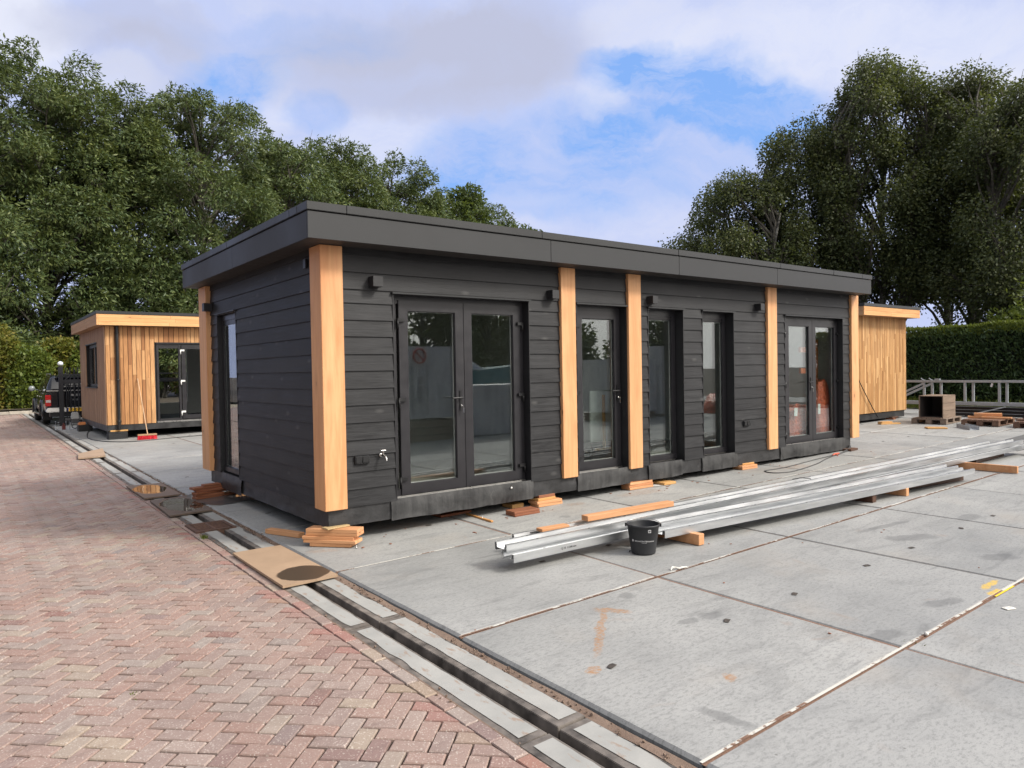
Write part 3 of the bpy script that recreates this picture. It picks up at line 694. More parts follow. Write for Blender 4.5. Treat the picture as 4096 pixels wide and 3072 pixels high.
def hinge(par, x, z, y, side):
    h = MB(); h.box(x - .045, y - .030, z - .018, x + .045, y - .001, z + .022); h.lathe([(.0, -.07), (.013, -.07), (.013, .045), (.0, .045)], (x + side * .040, y - .018, z - .02), 10)
    h.build('hinge', MAT_BLACK, par, .004)
def handle(par, x, z, y, side=-1, key=True):
    h = MB(); h.box(x - .016, y - .011, z - .155, x + .016, y - .0005, z + .085)
    h.build('handle_plate', MAT_BLACK, par, .005)
    l = MB(); l.lathe([(.0, -.05), (.011, -.05), (.011, 0), (0, 0)], (x, y - .01, z), 10, 'Y')
    l.tube([(x, y - .055, z), (x + side * .03, y - .06, z), (x + side * .14, y - .058, z - .002)], [.011, .010, .009], 8)
    l.build('handle', MAT_BLACK, par)
    if key:
        k = MB(); k.lathe([(0, -.024), (.009, -.024), (.009, 0), (0, 0)], (x, y - .011, z - .095), 12, 'Y'); k.obox((x + .004, y - .042, z - .097), (.004, .03, .018)); k.tube([(x + .006, y - .05, z - .10), (x + .013, y - .05, z - .118), (x + .010, y - .048, z - .13)], .0022, 6); k.obox((x + .014, y - .046, z - .145), (.012, .004, .04), 0, 0, .15); k.obox((x + .018, y - .043, z - .16), (.010, .004, .035), 0, 0, -.1)
        k.build('key', MAT_CHROME, par)
def pane(par, x0, x1, z0, z1, y, name='pane'):
    p = MB(); p.box(x0, y, z0, x1, y + .004, z1); o = p.build(name, MAT_GLASS, par)
    s_ = MB(); frame_ring(s_, x0, x1, z0, z1, .016, y + .012, y + .022); s_.build('spacer', MAT_SPACER, par)
    p = MB(); p.box(x0, y + .026, z0, x1, y + .029, z1); p.build(name, MAT_GLASS, par)
    return o
def leaf(x0, x1, z0, z1, y, w, hs, hx=None, hkey=True, hside=-1):
    m = MB(); frame_ring(m, x0, x1, z0, z1, w, y, y + .062)
    frame_ring(m, x0 + w - .012, x1 - w + .012, z0 + w - .012, z1 - w + .012, .018, y + .010, y + .03)
    d = m.build('door', MAT_FRAME, CB, .003)
    pane(d, x0 + w - .004, x1 - w + .004, z0 + w - .004, z1 - w + .004, y + .032)
    for hz in (.615, 1.50, 2.385): hinge(d, hs + (.02 if hs < (x0 + x1) / 2 else -.02), hz, y, -1 if hs < (x0 + x1) / 2 else 1)
    if hx is not None: handle(d, hx, 1.50, y, hside, hkey)
    return d
YD = .432
def dframe(a, b, y=YD + .015):
    m = MB(); frame_ring(m, a + .012, b - .012, .415, 2.662, .09, y, y + .06); m.build('door_frame', MAT_FRAME, CB, .003)
dframe(1.067, 2.972)
leaf(1.195, 2.055, .435, 2.612, YD, .117, 1.195, 1.995); leaf(2.059, 2.910, .435, 2.612, YD, .117, 2.910)
dframe(3.765, 4.712); leaf(3.862, 4.690, .44, 2.604, YD + .012, .112, 3.862, 4.622)
dframe(8.608, 10.551); leaf(8.79, 9.660, .422, 2.622, YD, .115, 8.79, 9.598); leaf(9.664, 10.54, .422, 2.622, YD, .115, 10.54)
for q in ((1.10, .425, .408, 2.95, .448, .430), (3.80, .43, .408, 4.70, .45, .434), (8.64, .425, .40, 10.53, .446, .420)): m = MB(); m.box(*q); m.build('threshold', MAT_STEEL, CB, .003)
def window_x(a, b, y):
    m = MB(); frame_ring(m, a + .012, b - .012, .43, 2.66, .085, y, y + .06); m.box(a + .012, y - .012, .432, b - .012, y, .50)
    m.box(a + .095, y + .012, 2.515, b - .095, y + .05, 2.585); m.box(a + .095, y - .004, 2.535, b - .095, y + .012, 2.545)
    for x in (a + .18, b - .20): m.lathe([(0, -.004), (.009, -.004), (.011, 0), (0, 0)], (x, y - .012, .468), 10, 'Y')
    w = m.build('window', MAT_FRAME, CB, .003); pane(w, a + .092, b - .092, .512, 2.52, y + .028)
window_x(5.148, 5.932, .478); window_x(6.371, 7.173, .478)
m = MB(); ms = []
def ringY(mb, y0, y1, z0, z1, w, x0, x1):
    t = MB(); frame_ring(t, y0, y1, z0, z1, w, x0, x1); mb.add([(b, a, c) for a, b, c in t.v], [f[::-1] for f in t.f])
ringY(m, 3.262, 4.124, .43, 2.66, .075, .332, .40); m.box(.318, 3.262, .432, .332, 4.124, .50); m.box(.342, 3.35, 2.515, .39, 4.04, 2.585)
w = m.build('window', MAT_FRAME, CB, .003)
p = MB(); p.box(.346, 3.332, .505, .350, 4.054, 2.52); p.build('pane', MAT_GLASS, w)
t = MB(); ringY(t, 3.332, 4.054, .505, 2.52, .012, .358, .364); t.build('spacer', MAT_SPACER, w)

for a, b in REAR_ADDED:  # added rear windows, out of view, that brighten the rooms
    m = MB(); frame_ring(m, a, b, .95, 2.6, .08, 4.76, 4.83); w = m.build('window', MAT_FRAME, CB, .003); p = MB(); p.box(a + .07, 4.79, 1.02, b - .07, 4.794, 2.53); p.build('pane', MAT_GLASS, w)
# fittings
def lamp(x, z, w=.112):
    m = MB(); m.box(x - w / 2, .212, z - .055, x + w / 2, .330, z + .055); m.box(x - .03, .326, z - .03, x + .03, .345, z + .03); m.build('wall_lamp', MAT_LAMP, CB, .003)
lamp(.845, 2.775, .118); lamp(3.32, 2.760); lamp(5.19, 2.775); lamp(7.80, 2.775)
m = MB(); m.box(.148, 4.33, 2.745, .268, 4.44, 2.862); m.box(.262, 4.35, 2.77, .285, 4.42, 2.84); m.build('wall_lamp', MAT_LAMP, CB, .003)
m = MB(); m.box(.245, .70, 2.93, .268, .77, 3.03); m.build('wall_bracket', MAT_LAMP, CB, .004)
m = MB(); m.box(.248, .735, 2.955, .2455, .75, 3.005); m.build('bracket_clip', MAT_STEEL, CB)
for x0, x1, zc in ((.581, .745, .892), (7.385, 7.55, .875)):
    m = MB(); m.box(x0, .300, zc - .043, x1, .330, zc + .043); s_ = m.build('outdoor_socket', MAT_LAMP, CB, .004)
    for k in (0, 1):
        a = x0 + .008 + k * (x1 - x0 - .01) / 2; m = MB(); m.box(a, .293, zc - .036, a + (x1 - x0) / 2 - .012, .300, zc + .036); m.box(a, .289, zc - .036, a + (x1 - x0) / 2 - .012, .293, zc - .026); m.build('socket_cover', MAT_BLACK, s_, .002)
m = MB(); X0, Z0 = .912, .93
m.lathe([(0, -.004), (.022, -.004), (.022, 0), (0, 0)], (X0 - .02, .326, Z0 - .005), 14, 'Y'); m.tube([(X0 - .02, .325, Z0 - .005), (X0 - .02, .27, Z0 - .005), (X0 - .016, .235, Z0 - .012), (X0 - .014, .215, Z0 - .035), (X0 - .014, .213, Z0 - .06)], [.011, .012, .012, .010, .011], 10)
m.tube([(X0 - .02, .275, Z0), (X0 - .02, .268, Z0 + .045)], .009, 8); m.tube([(X0 - .048, .268, Z0 + .047), (X0 + .008, .268, Z0 + .047)], .006, 8)
m.build('tap', MAT_STEEL, CB)
for x, z in ((2.40, .385), (2.63, .375), (2.585, .355)):
    m = MB(); m.lathe([(0, -.003), (.013 if x == 2.63 else .006, -.003), (.013 if x == 2.63 else .006, 0), (0, 0)], (x, .302, z), 12, 'Y')
    if x == 2.63: m.build('screw_cap', plain('white plastic', (.75, .73, .68), .5), CB)
# ------------------------------------------------------------------ two smaller larch cabins
def slats_front(mb, x0, x1, y, z0, z1, wmin, wmax, seed, thick=.02, holes=(), maxlen=1.6, gap=.006):
    r_ = random.Random(seed); x = x0
    while x < x1 - .01:
        w = min(r_.uniform(wmin, wmax), x1 - x)
        if x1 - x - w < wmin * .5: w = x1 - x
        segs = [(z0, z1)]
        for hx0, hx1, hz0, hz1 in holes:
            if x + w > hx0 + .01 and x < hx1 - .01: segs = [(a, b) for a, b in ((z0, hz0), (hz1, z1)) if b - a > .03]
        for a, b in segs:
            z = a
            while z < b - .01:
                l = r_.uniform(.5, maxlen)
                if b - z - l < .25: l = b - z
                d = r_.uniform(-.0015, .0015)
                mb.box(x + gap, y + d, z + .0008, x + w - gap, y + thick, z + l - .0008); z += l
        x += w
def h_boards(mb, x0, x1, y0, y1, z0, z1, n, seed, axis='X'):
    r_ = random.Random(seed); h = (z1 - z0) / n
    for k in range(n):
        x = x0
        while x < x1 - .01:
            l = r_.uniform(.9, 2.2)
            if x1 - x - l < .5: l = x1 - x
            a = (x + .002, y0, z0 + k * h + .002, x + l - .002, y1, z0 + k * h + h - .002)
            mb.box(*(a if axis == 'X' else (a[1], a[0], a[2], a[4], a[3], a[5]))); x += l
LB = thing('larch_cabin', 'small larch clad cabin with black downpipe and glass doors behind the brick drive', 'cabin', (.36, 15.0, gz(.4, 15)))
yw = 15.0; X0, X1, Y1 = .365, 7.6, 19.9
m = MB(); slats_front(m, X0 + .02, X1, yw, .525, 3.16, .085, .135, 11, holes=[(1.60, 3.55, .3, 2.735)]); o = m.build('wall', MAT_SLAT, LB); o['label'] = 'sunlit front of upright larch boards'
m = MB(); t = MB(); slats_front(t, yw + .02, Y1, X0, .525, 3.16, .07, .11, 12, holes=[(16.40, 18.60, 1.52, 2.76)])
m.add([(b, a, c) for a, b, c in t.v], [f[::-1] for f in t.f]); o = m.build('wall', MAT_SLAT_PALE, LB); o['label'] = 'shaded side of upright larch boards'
m = MB(); m.box(X0 + .025, yw + .022, .5, 1.60, yw + .1, 3.16); m.box(3.55, yw + .022, .5, X1, yw + .1, 3.16); m.box(1.60, yw + .022, 2.735, 3.55, yw + .1, 3.16)
m.box(X0 + .022, yw + .1, .5, X0 + .1, 16.40, 3.16); m.box(X0 + .022, 18.60, .5, X0 + .1, Y1, 3.16); m.box(X0 + .022, 16.40, .5, X0 + .1, 18.60, 1.51); m.box(X0 + .022, 16.40, 2.77, X0 + .1, 18.60, 3.16); m.build('wall_core', MAT_DARKVOID, LB)
m = MB(); m.box(.46, Y1 - .2, .5, 2.6, Y1 - .1, 3.1); m.box(3.5, Y1 - .2, .5, X1, Y1 - .1, 3.1); m.box(2.6, Y1 - .2, .5, 3.5, Y1 - .1, .9); m.box(2.6, Y1 - .2, 2.75, 3.5, Y1 - .1, 3.1); m.box(X1 - .1, yw + .1, .5, X1, Y1 - .2, 1.0); m.box(.46, yw + .1, 3.05, X1, Y1 - .1, 3.1); m.build('inner_wall', MAT_INT_WALL, LB)
m = MB(); m.box(X0 + .1, yw + .05, .47, X1, Y1, .5); m.build('floor', MAT_INT_FLOOR, LB)
m = MB(); m.box(.45, yw + 1.9, 2.0, .47, yw + 2.9, 2.62); m.build('inner_window', plain('bright inner window', (.6, .62, .6), .4), LB) if False else None
m = MB(); m.box(X0 + .015, yw + .012, .36, X1, Y1, .525); m.build('plinth', MAT_MEMBRANE, LB, .004)
yf, xf = 14.70, .16
m = MB(); h_boards(m, xf + .035, X1 + .2, yf, yf + .03, 3.165, 3.452, 3, 5); m.build('fascia', MAT_SLAT_H, LB)
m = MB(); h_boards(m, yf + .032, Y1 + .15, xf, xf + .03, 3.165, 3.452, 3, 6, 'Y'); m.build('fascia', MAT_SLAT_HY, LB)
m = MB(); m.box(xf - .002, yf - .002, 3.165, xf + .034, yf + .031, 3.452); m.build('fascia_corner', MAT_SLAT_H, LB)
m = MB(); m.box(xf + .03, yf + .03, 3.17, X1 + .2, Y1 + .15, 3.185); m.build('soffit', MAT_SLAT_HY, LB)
m = MB(); m.box(xf - .015, yf - .015, 3.454, X1 + .22, Y1 + .17, 3.535); m.build('roof_trim', MAT_CAP, LB, .006)
# glass doors
m = MB(); a, b = 1.62, 3.53; frame_ring(m, a, b, .565, 2.70, .06, yw + .03, yw + .1); m.box(2.185, yw + .02, .565, 2.245, yw + .1, 2.70); m.box(a - .02, yw - .015, 2.70, b + .02, yw + .06, 2.735); m.box(a + .06, yw + .035, 2.57, 2.185, yw + .09, 2.65); o = m.build('door_frame', MAT_FRAME, LB, .003)
p = MB(); p.box(1.675, yw + .06, .62, 2.19, yw + .064, 2.6); p.build('pane', MAT_GLASS, o)
m = MB(); frame_ring(m, 2.26, 3.47, .60, 2.66, .11, yw + .005, yw + .07); o = m.build('door', MAT_FRAME, LB, .003)
p = MB(); p.box(2.365, yw + .035, .705, 3.365, yw + .039, 2.555); p.build('pane', MAT_GLASS, o)
MAT_WHITEHINGE = plain('white hinge', (.72, .72, .70), .4)
for z in (.80, 1.66, 2.515):
    m = MB(); m.box(2.225, yw - .025, z - .025, 2.335, yw + .004, z + .025); m.lathe([(0, -.09), (.016, -.09), (.016, .03), (0, .03)], (2.232, yw - .012, z - .02), 8); m.build('hinge', MAT_WHITEHINGE, o, .004)
m = MB(); m.box(1.60, yw + .012, .525, 3.56, yw + .10, .567); m.build('threshold', MAT_STEEL, LB)
# window in the shaded side
m = MB(); ringY(m, 16.42, 18.58, 1.53, 2.75, .08, X0 + .09, X0 + .15); m.box(X0 + .085, 17.3, 1.6, X0 + .15, 17.42, 2.68); o = m.build('window', MAT_FRAME, LB, .003)
p = MB(); p.box(X0 + .12, 16.48, 1.58, X0 + .124, 18.52, 2.68); p.build('pane', MAT_GLASS, o)
m = MB(); m.box(X0 - .03, 16.36, 1.495, X0 + .12, 18.64, 1.52); m.build('window_sill', MAT_FRAME, LB, .003)
m = MB(); m.box(X0 - .012, 16.38, 2.76, X0 + .1, 18.62, 2.785); m.build('head_flashing', MAT_FRAME, LB)
# downpipe
m = MB(); m.tube([(.655, yw - .05, .39), (.655, yw - .05, 3.17)], .045, 14)
for z in (.62, 1.72, 2.98): m.lathe([(.045, -.02), (.052, -.02), (.052, .02), (.045, .02)], (.655, yw - .05, z), 14); m.box(.64, yw - .02, z - .02, .67, yw + .001, z + .02)
m.build('downpipe', MAT_BLACK, LB)

RB = thing('larch_cabin', 'narrow larch batten clad cabin behind the far end of the dark cabin', 'cabin', (15.6, 2.62, gz(16, 2.6)))
yw = 2.60; X0, X1, Y1 = 15.45, 18.23, 6.2
m = MB(); slats_front(m, X0, X1, yw, .515, 3.06, .045, .085, 21, maxlen=1.3, gap=.006); o = m.build('wall', MAT_SLAT_R, RB)
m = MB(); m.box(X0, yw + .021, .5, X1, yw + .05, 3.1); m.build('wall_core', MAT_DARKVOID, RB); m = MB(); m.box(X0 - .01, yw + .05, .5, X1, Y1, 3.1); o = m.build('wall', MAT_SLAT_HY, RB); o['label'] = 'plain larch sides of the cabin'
m = MB(); m.box(X0 + .03, yw + .03, .335, X1 - .06, Y1, .515); m.add([(X1 - .06, yw + .03, .51), (X1 - .03, yw + .1, .34), (X1 - .05, yw + .9, .33), (X1 - .06, yw + .9, .51)], [(0, 1, 2, 3)]); m.build('plinth', MAT_MEMBRANE, RB, .005)
yf, x0, x1 = 2.28, 15.27, 18.35
m = MB(); h_boards(m, x0 + .04, x1, yf, yf + .03, 3.035, 3.255, 2, 25); m.build('fascia', MAT_SLAT_H, RB)
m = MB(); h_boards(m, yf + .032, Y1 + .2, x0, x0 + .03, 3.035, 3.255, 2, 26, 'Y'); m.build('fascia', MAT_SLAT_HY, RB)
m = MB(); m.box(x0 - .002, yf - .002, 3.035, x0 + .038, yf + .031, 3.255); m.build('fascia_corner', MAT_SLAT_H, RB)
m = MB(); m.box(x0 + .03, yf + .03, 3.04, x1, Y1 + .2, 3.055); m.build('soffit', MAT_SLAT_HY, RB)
m = MB(); m.box(x0 - .012, yf - .012, 3.257, x1 + .012, Y1 + .22, 3.335); m.build('roof_trim', MAT_CAP, RB, .006)
# ------------------------------------------------------------------ loose timber (each board is a thing)
def board(c, size, ang, mat, label, name='timber_block', group=None, h=None, tilt=0, tiltx=0):
    """box lying with its underside h above the yard, long side along ang"""
    m = MB(); m.obox((0, 0, size[2] / 2), size)
    o = m.build(name, mat, None, .003, 1)
    z = gz(*c) + .0125 + (h or 0)
    o.location = (c[0], c[1], z); o.rotation_euler = (tiltx, tilt, ang); WORLD[o.name] = (c[0], c[1], z)
    return tag(o, label, 'wood block', group)
ORD = ['lowest', 'second lowest', 'third from the bottom', 'fourth from the bottom', 'fifth from the bottom', 'sixth from the bottom', 'seventh from the bottom']
def stack(specs, where, group, mats):
    h = 0; n = len(specs)
    for i, (cx, cy, L, Wd, T, a, mi) in enumerate(specs):
        lab = f'{"topmost" if i == n - 1 else ORD[i]} board in the stack {where}'
        board((cx, cy), (L, Wd, T), a, mats[mi], lab, group=group, h=h + .0004); h += T + .0022
    return h
MB_ = [MAT_BLOCK_X, MAT_BLOCK_YEL, MAT_BLOCK_RED, MAT_CHIP, MAT_BLOCK_DARK]
a = -.844
def off(c, u, v, ang): return (c[0] + u * math.cos(ang) - v * math.sin(ang), c[1] + u * math.sin(ang) + v * math.cos(ang))
c0 = (.33, .33)
stack([(*off(c0, .0, .00, a), .45, .16, .034, a, 0), (*off(c0, -.005, .0, a - .03), .58, .17, .034, a - .03, 0), (*off(c0, -.03, .0, a + .02), .56, .15, .033, a + .02, 0), (*off(c0, .01, .02, a), .57, .17, .032, a, 0), (*off(c0, .01, .02, a), .565, .17, .036, a, 0), (*off(c0, .03, -.01, .1), .26, .12, .016, .1, 3)], 'under the nearest cabin corner', 'boards propping the nearest cabin corner', MB_)
stack([(3.25, .38, .40, .17, .034, .0, 0), (3.235, .39, .40, .20, .036, -.04, 0), (3.20, .40, .30, .17, .034, .05, 1), (3.21, .40, .27, .16, .034, .02, 2)], 'left of the single door', 'boards in the stack by the single door', MB_)
stack([(4.95, .385, .47, .17, .032, -.03, 0), (4.95, .39, .47, .17, .032, -.05, 0), (4.95, .39, .46, .17, .032, .0, 0), (4.87, .42, .27, .15, .028, .03, 0)], 'right of the single door', 'boards in the stack by the tall windows', MB_)
stack([(7.48, .36, .38, .20, .03, -.06, 0), (7.48, .365, .40, .20, .03, -.02, 0), (7.52, .40, .30, .16, .028, -.05, 1)], 'near the fourth post', 'boards in the stack by the fourth post', MB_)
stack([(10.66, .30, .32, .24, .04, .1, 4)], 'under the far right cabin corner', None, MB_)
c0 = (.16, 4.17)
b_ = .12
stack([(.20, 4.18, .62, .14, .03, b_ + .1, 2), (.10, 4.16, .40, .13, .03, b_, 2), (.16, 4.19, .55, .14, .03, b_ + .18, 2), (.20, 4.18, .56, .14, .03, b_ - .1, 2), (.10, 4.2, .46, .15, .032, b_ + .05, 2), (.15, 4.2, .24, .12, .024, b_, 2)], 'under the rear left cabin corner', 'wet red boards under the rear left cabin corner', MB_)
board((2.69, .16), (.38, .19, .026), -.02, MAT_BLOCK_RED, 'lower of two red boards lying flat before the double door', h=0, group='pair of flat red boards')
board((2.69, .165), (.38, .185, .030), -.03, MAT_BLOCK_RED, 'upper of two red boards lying flat before the double door', h=.0268, group='pair of flat red boards')
board((2.86, .58), (.19, .20, .05), .05, MAT_BLOCK_YEL, 'short orange block deep under the cabin behind the red boards')
board((2.05, .76), (.46, .20, .028), .06, MAT_BLOCK_RED, 'reddish board half in shadow under the glass double door')
board((2.155, .32), (.57, .032, .02), 1.52, MAT_BLOCK_YEL, 'thin wooden stick pointing out from under the glass double door', name='wooden_stick')
board((.11, 1.13), (.52, .09, .05), -1.18, MAT_BLOCK_X, 'single timber lying behind the nearest stack in the shade of the cabin', name='timber')
board((5.48, .37), (.26, .27, .034), .0, MAT_BLOCK_YEL, 'single square board on the concrete right of the tall window stack')
m = MB(); m.sheet([(5.15, .30), (5.36, .24), (5.42, .42), (5.2, .46)], .0145); solo(m, 'paper_scrap', plain('grey paper scrap', (.5, .5, .48), .8), 'pale flat scrap under the single square board', 'scrap')
board((15.62, .77), (.42, .26, .035), -.9, MAT_BLOCK_YEL, 'lone orange board on the concrete in front of the open crate')
m = MB()
for k, (x, y, s_) in enumerate(((15.95, 2.02, .5), (16.0, 2.1, .3))): m.obox((x, y, gz(x, y) + .03 + k * .04), (s_, .14, .035), .3 + k * .2)
board((16.05, 2.05), (.55, .14, .035), -.5, MAT_BLOCK_YEL, 'lower of two orange boards behind the far right post', group='two boards behind the far post')
board((15.98, 2.12), (.35, .13, .035), -.3, MAT_BLOCK_YEL, 'upper of two orange boards behind the far right post', h=.036, group='two boards behind the far post')
board((17.45, 2.66), (.30, .2, .04), .2, MAT_BLOCK_RED, 'lower support block under the right end of the batten clad cabin', group='blocks under the batten cabin'); board((17.47, 2.66), (.34, .22, .03), .0, MAT_BLOCK_DARK, 'upper support block under the right end of the batten clad cabin', h=.041, group='blocks under the batten cabin')

# supports of the steel profiles
def timber_px(c, size, ang, mat, label): return board(c, size, ang, mat, label, name='support_timber')
timber_px((3.06, -1.80), (.085, .80, .108), .02, MAT_BLOCK_RED if False else MAT_BLOCK_X, 'thick square timber carrying the steel profiles behind the bucket')
timber_px((6.23, -2.02), (.10, .66, .095), .02, MAT_BLOCK_DARK, 'dark square timber under the middle of the steel profiles')
timber_px((6.92, -1.98), (.07, .92, .10), .0, MAT_BLOCK_X, 'upright pine plank end under the steel profiles right of the dark timber')
timber_px((9.72, -2.0), (.055, 1.52, .105), .02, MAT_BLOCK_X, 'long pale plank on edge reaching out from under the far profile ends')
o = timber_px((8.0, -2.30), (1.32, .10, .075), -.14, MAT_BLOCK_DARK, 'rotten dark beam lying along the front steel profile')
timber_px((11.0, -1.92), (1.3, .09, .07), .03, MAT_BLOCK_DARK, 'dark plank under the far end of the steel profiles')

# ------------------------------------------------------------------ galvanised steel profiles (hat sections nested in pairs)
def profile_h(w=.19, h=.072, t=.004):
    """outline of one rolled section: two folded legs joined by a web, lips turned in"""
    c = [(-w / 2 + .018, 0), (-w / 2, 0), (-w / 2, h), (-w / 2 + .030, h), (-w / 2 + .040, h * .42), (w / 2 - .040, h * .42), (w / 2 - .030, h), (w / 2, h), (w / 2, 0), (w / 2 - .018, 0)]
    up = []; lo = []
    for i, p in enumerate(c):
        a_ = c[max(i - 1, 0)]; b_ = c[min(i + 1, len(c) - 1)]
        d1 = Vector((p[0] - a_[0], p[1] - a_[1])); d2 = Vector((b_[0] - p[0], b_[1] - p[1]))
        n1 = Vector((-d1.y, d1.x)); n2 = Vector((-d2.y, d2.x))
        n = (n1.normalized() if n1.length else n2.normalized()) + (n2.normalized() if n2.length else n1.normalized()); n.normalize()
        k = t / max(.5, n.dot(n2.normalized() if n2.length else n))
        up.append(p); lo.append((p[0] - n.x * k, p[1] - n.y * k))
    return up, lo
def steel_profile(p0, p1, h0, h1, label, seed, lab_text=None):
    """from p0 to p1 (x,y), underside h above the yard at each end"""
    A = Vector((p0[0], p0[1], gz(*p0) + .012 + h0)); B = Vector((p1[0], p1[1], gz(*p1) + .012 + h1)); d = (B - A); L = d.length; d.normalize()
    sd_ = Vector((d.y, -d.x, 0)).normalized(); up_ = sd_.cross(d); n = 24
    u, l = profile_h(); m = MB(); N = len(u)
    pts = []
    for k in range(n + 1):
        t = k / n; o_ = A.lerp(B, t); sag = -.006 * math.sin(t * PI) + .002 * mnoise.noise((t * 5, seed, 0))
        for (a_, b__) in u + l[::-1]: pts.append(o_ + sd_ * -a_ + up_ * (b__ + sag))
    K = 2 * N
    fs = [(k * K + i, k * K + (i + 1) % K, (k + 1) * K + (i + 1) % K, (k + 1) * K + i) for k in range(n) for i in range(K)]
    m.add(pts, fs)
    for base, rev in ((0, 1), (n * K, 0)):
        for i in range(N - 1):
            q = [base + i, base + i + 1, base + K - 2 - i, base + K - 1 - i]; m.f.append(q[::-1] if rev else q); m.mi.append(0); m.sm.append(False)
    o = solo(m, 'steel_profile', MAT_GALV, label, 'steel profile', loc=tuple(A), group='galvanised steel profiles on timbers')
    # punched holes along the web shoulders
    hb = MB()
    for k in range(int(L / .62)):
        q = A + d * (.35 + k * .62) + up_ * (.0726 - .006 * math.sin((.35 + k * .62) / L * PI))
        for s_ in (-1, 1): hb.add([q + sd_ * (s_ * .080 + a_) + d * b__ for a_, b__ in ((-.006, -.012), (.006, -.012), (.006, .012), (-.006, .012))], [(0, 1, 2, 3)])
    if hb.v: hb.build('punched_hole', MAT_DARKVOID, o)
    if lab_text:
        vs, fs = text_mesh(lab_text, .026); tm = MB(); q = A + d * .62 + up_ * .036 + sd_ * (.0955)
        tm.add([q + d * x + up_ * y + sd_ * (z + .0006) for x, y, z in vs], fs); tm.build('lettering', MAT_BLACKSTEEL, o)
    return o
H0 = .094
steel_profile((1.115, -1.62), (12.15, -2.06), H0, H0 + .015, 'lower outer steel profile with printed code, its near end before the bucket', 1, 'CJ 18  11200 mm')
steel_profile((1.11, -1.525), (12.02, -2.03), H0 + .068, H0 + .095, 'upper steel profile resting crosswise on its neighbours, nearest raised end', 2)
steel_profile((1.52, -1.245), (11.55, -1.82), H0 + .018, H0 + .085, 'rear steel profile next to the cabin, offcuts of wood on it', 3)
steel_profile((2.70, -1.965), (8.66, -2.49), H0 + .012, H0 + .012, 'front steel profile starting behind the bucket, shortest of the bundle', 4)
steel_profile((2.62, -1.83), (8.52, -2.33), H0 + .055, H0 + .055, 'steel profile lying over the gap between front and outer profiles, starting behind the bucket', 5)
# strap and offcuts on the profiles
board((2.97, -1.335), (1.27, .10, .055), -.04, MAT_BLOCK_X, 'long rough pine offcut lying on the steel profiles', name='wood_offcut', h=.20)
board((1.92, -1.30), (.34, .10, .03), -.06, MAT_BLOCK_X, 'short torn pine offcut on the near end of the steel profiles', name='wood_offcut', h=.19)
m = MB(); m.tube([(1.70, -1.33, .215), (1.735, -1.25, .232), (1.76, -1.17, .218), (1.80, -1.33, .228), (1.69, -1.22, .226)], .004, 6); solo(m, 'strap', MAT_BLACK, 'short black strap end across the near end of the rear profile', 'strap')
x_ = 6.05; m = MB(); zz = gz(x_, -1.5) + .225; m.tube([(x_ - .10, -1.42, zz), (x_ - .02, -1.49, zz + .02), (x_ + .06, -1.57, zz + .012), (x_ + .1, -1.6, zz - .02)], .006, 6); solo(m, 'strap', MAT_BLACK, 'thin black strap tied round the middle of the rear profile', 'strap')

# ------------------------------------------------------------------ bucket
bc = (2.455, -1.995); bz = gz(*bc) + .0125
BK = thing('bucket', 'black plastic builders bucket with white print in front of the steel profiles', 'bucket', (*bc, bz))
m = MB(); m.lathe([(0, .004), (.108, .0), (.114, .004), (.1165, .02), (.150, .262), (.158, .264), (.160, .276), (.156, .282), (.150, .280), (.147, .270), (.112, .02), (0, .014)], (*bc, bz), 56); m.build('body', plain('black bucket plastic', (.022, .023, .026), .5, var=.1, scale=30), BK)
va = math.atan2(-6.704 - bc[1], -2.688 - bc[0])
pr = Vector((math.cos(va + PI / 2), math.sin(va + PI / 2), 0)); vw = Vector((math.cos(va), math.sin(va), 0)); ctr = Vector((*bc, bz + .266))
m = MB(); pts = []
for k in range(21):
    t = PI * k / 20; pts.append(ctr + pr * (.163 * math.cos(t)) - vw * (.150 * math.sin(t)) + Vector((0, 0, .012 + .018 * math.sin(t))))
m.tube(pts, .0028, 6); m.build('handle', MAT_STEEL, BK)
for s_ in (-1, 1):
    m = MB(); q = ctr + pr * (s_ * .162); m.obox(tuple(q), (.016, .02, .03), va); m.build('ear', MAT_BLACK, BK, .002)
def on_bucket(vs, h, ang0=0.0, lift=.0009):
    out = []
    for x, y, z in vs:
        hh = h + y; rr = .1165 + (hh - .02) / .242 * (.150 - .1165) + lift + z; an = va + ang0 + x / rr
        out.append((bc[0] + rr * math.cos(an), bc[1] + rr * math.sin(an), bz + hh))
    return out
MAT_PRINT = plain('white print', (.72, .72, .72), .5)
vs, fs = text_mesh('BOUWCENTER Esselink', .0185, 0.0002, spacing=1.02); vs = [(x + .012, y, z) for x, y, z in vs]
m = MB(); m.add(on_bucket(vs, .135), fs); v2, f2 = text_mesh('bouwmaterialen', .0075, 0.0002); m.add(on_bucket([(x + .01, y, z) for x, y, z in v2], .121), f2); m.build('lettering', MAT_PRINT, BK)
m = MB(); ring = [(-.108 + .0085 * math.cos(t) * (1 if math.cos(t) > 0 else .8), .001 + .0125 * math.sin(t), 0) for t in np.linspace(0, 2 * PI, 17)[:-1]]; m.add(on_bucket(ring, .136), [list(range(16))]); m.build('emblem', MAT_PRINT, BK)
m = MB(); q = [(.048 + x, y, 0) for x, y in ((0, 0), (.028, 0), (.028, .028), (0, .028))]; m.add(on_bucket(q, .218), [(0, 1, 2, 3)]); lb = m.build('label', MAT_PRINT, BK)
m = MB()
for k in range(9): x = .0505 + k * .0026; m.add(on_bucket([(x, .004, .0004), (x + .0012 * (1 + k % 2), .004, .0004), (x + .0012 * (1 + k % 2), .024, .0004), (x, .024, .0004)], .218), [(0, 1, 2, 3)])
m.build('barcode', MAT_BLACK, lb)

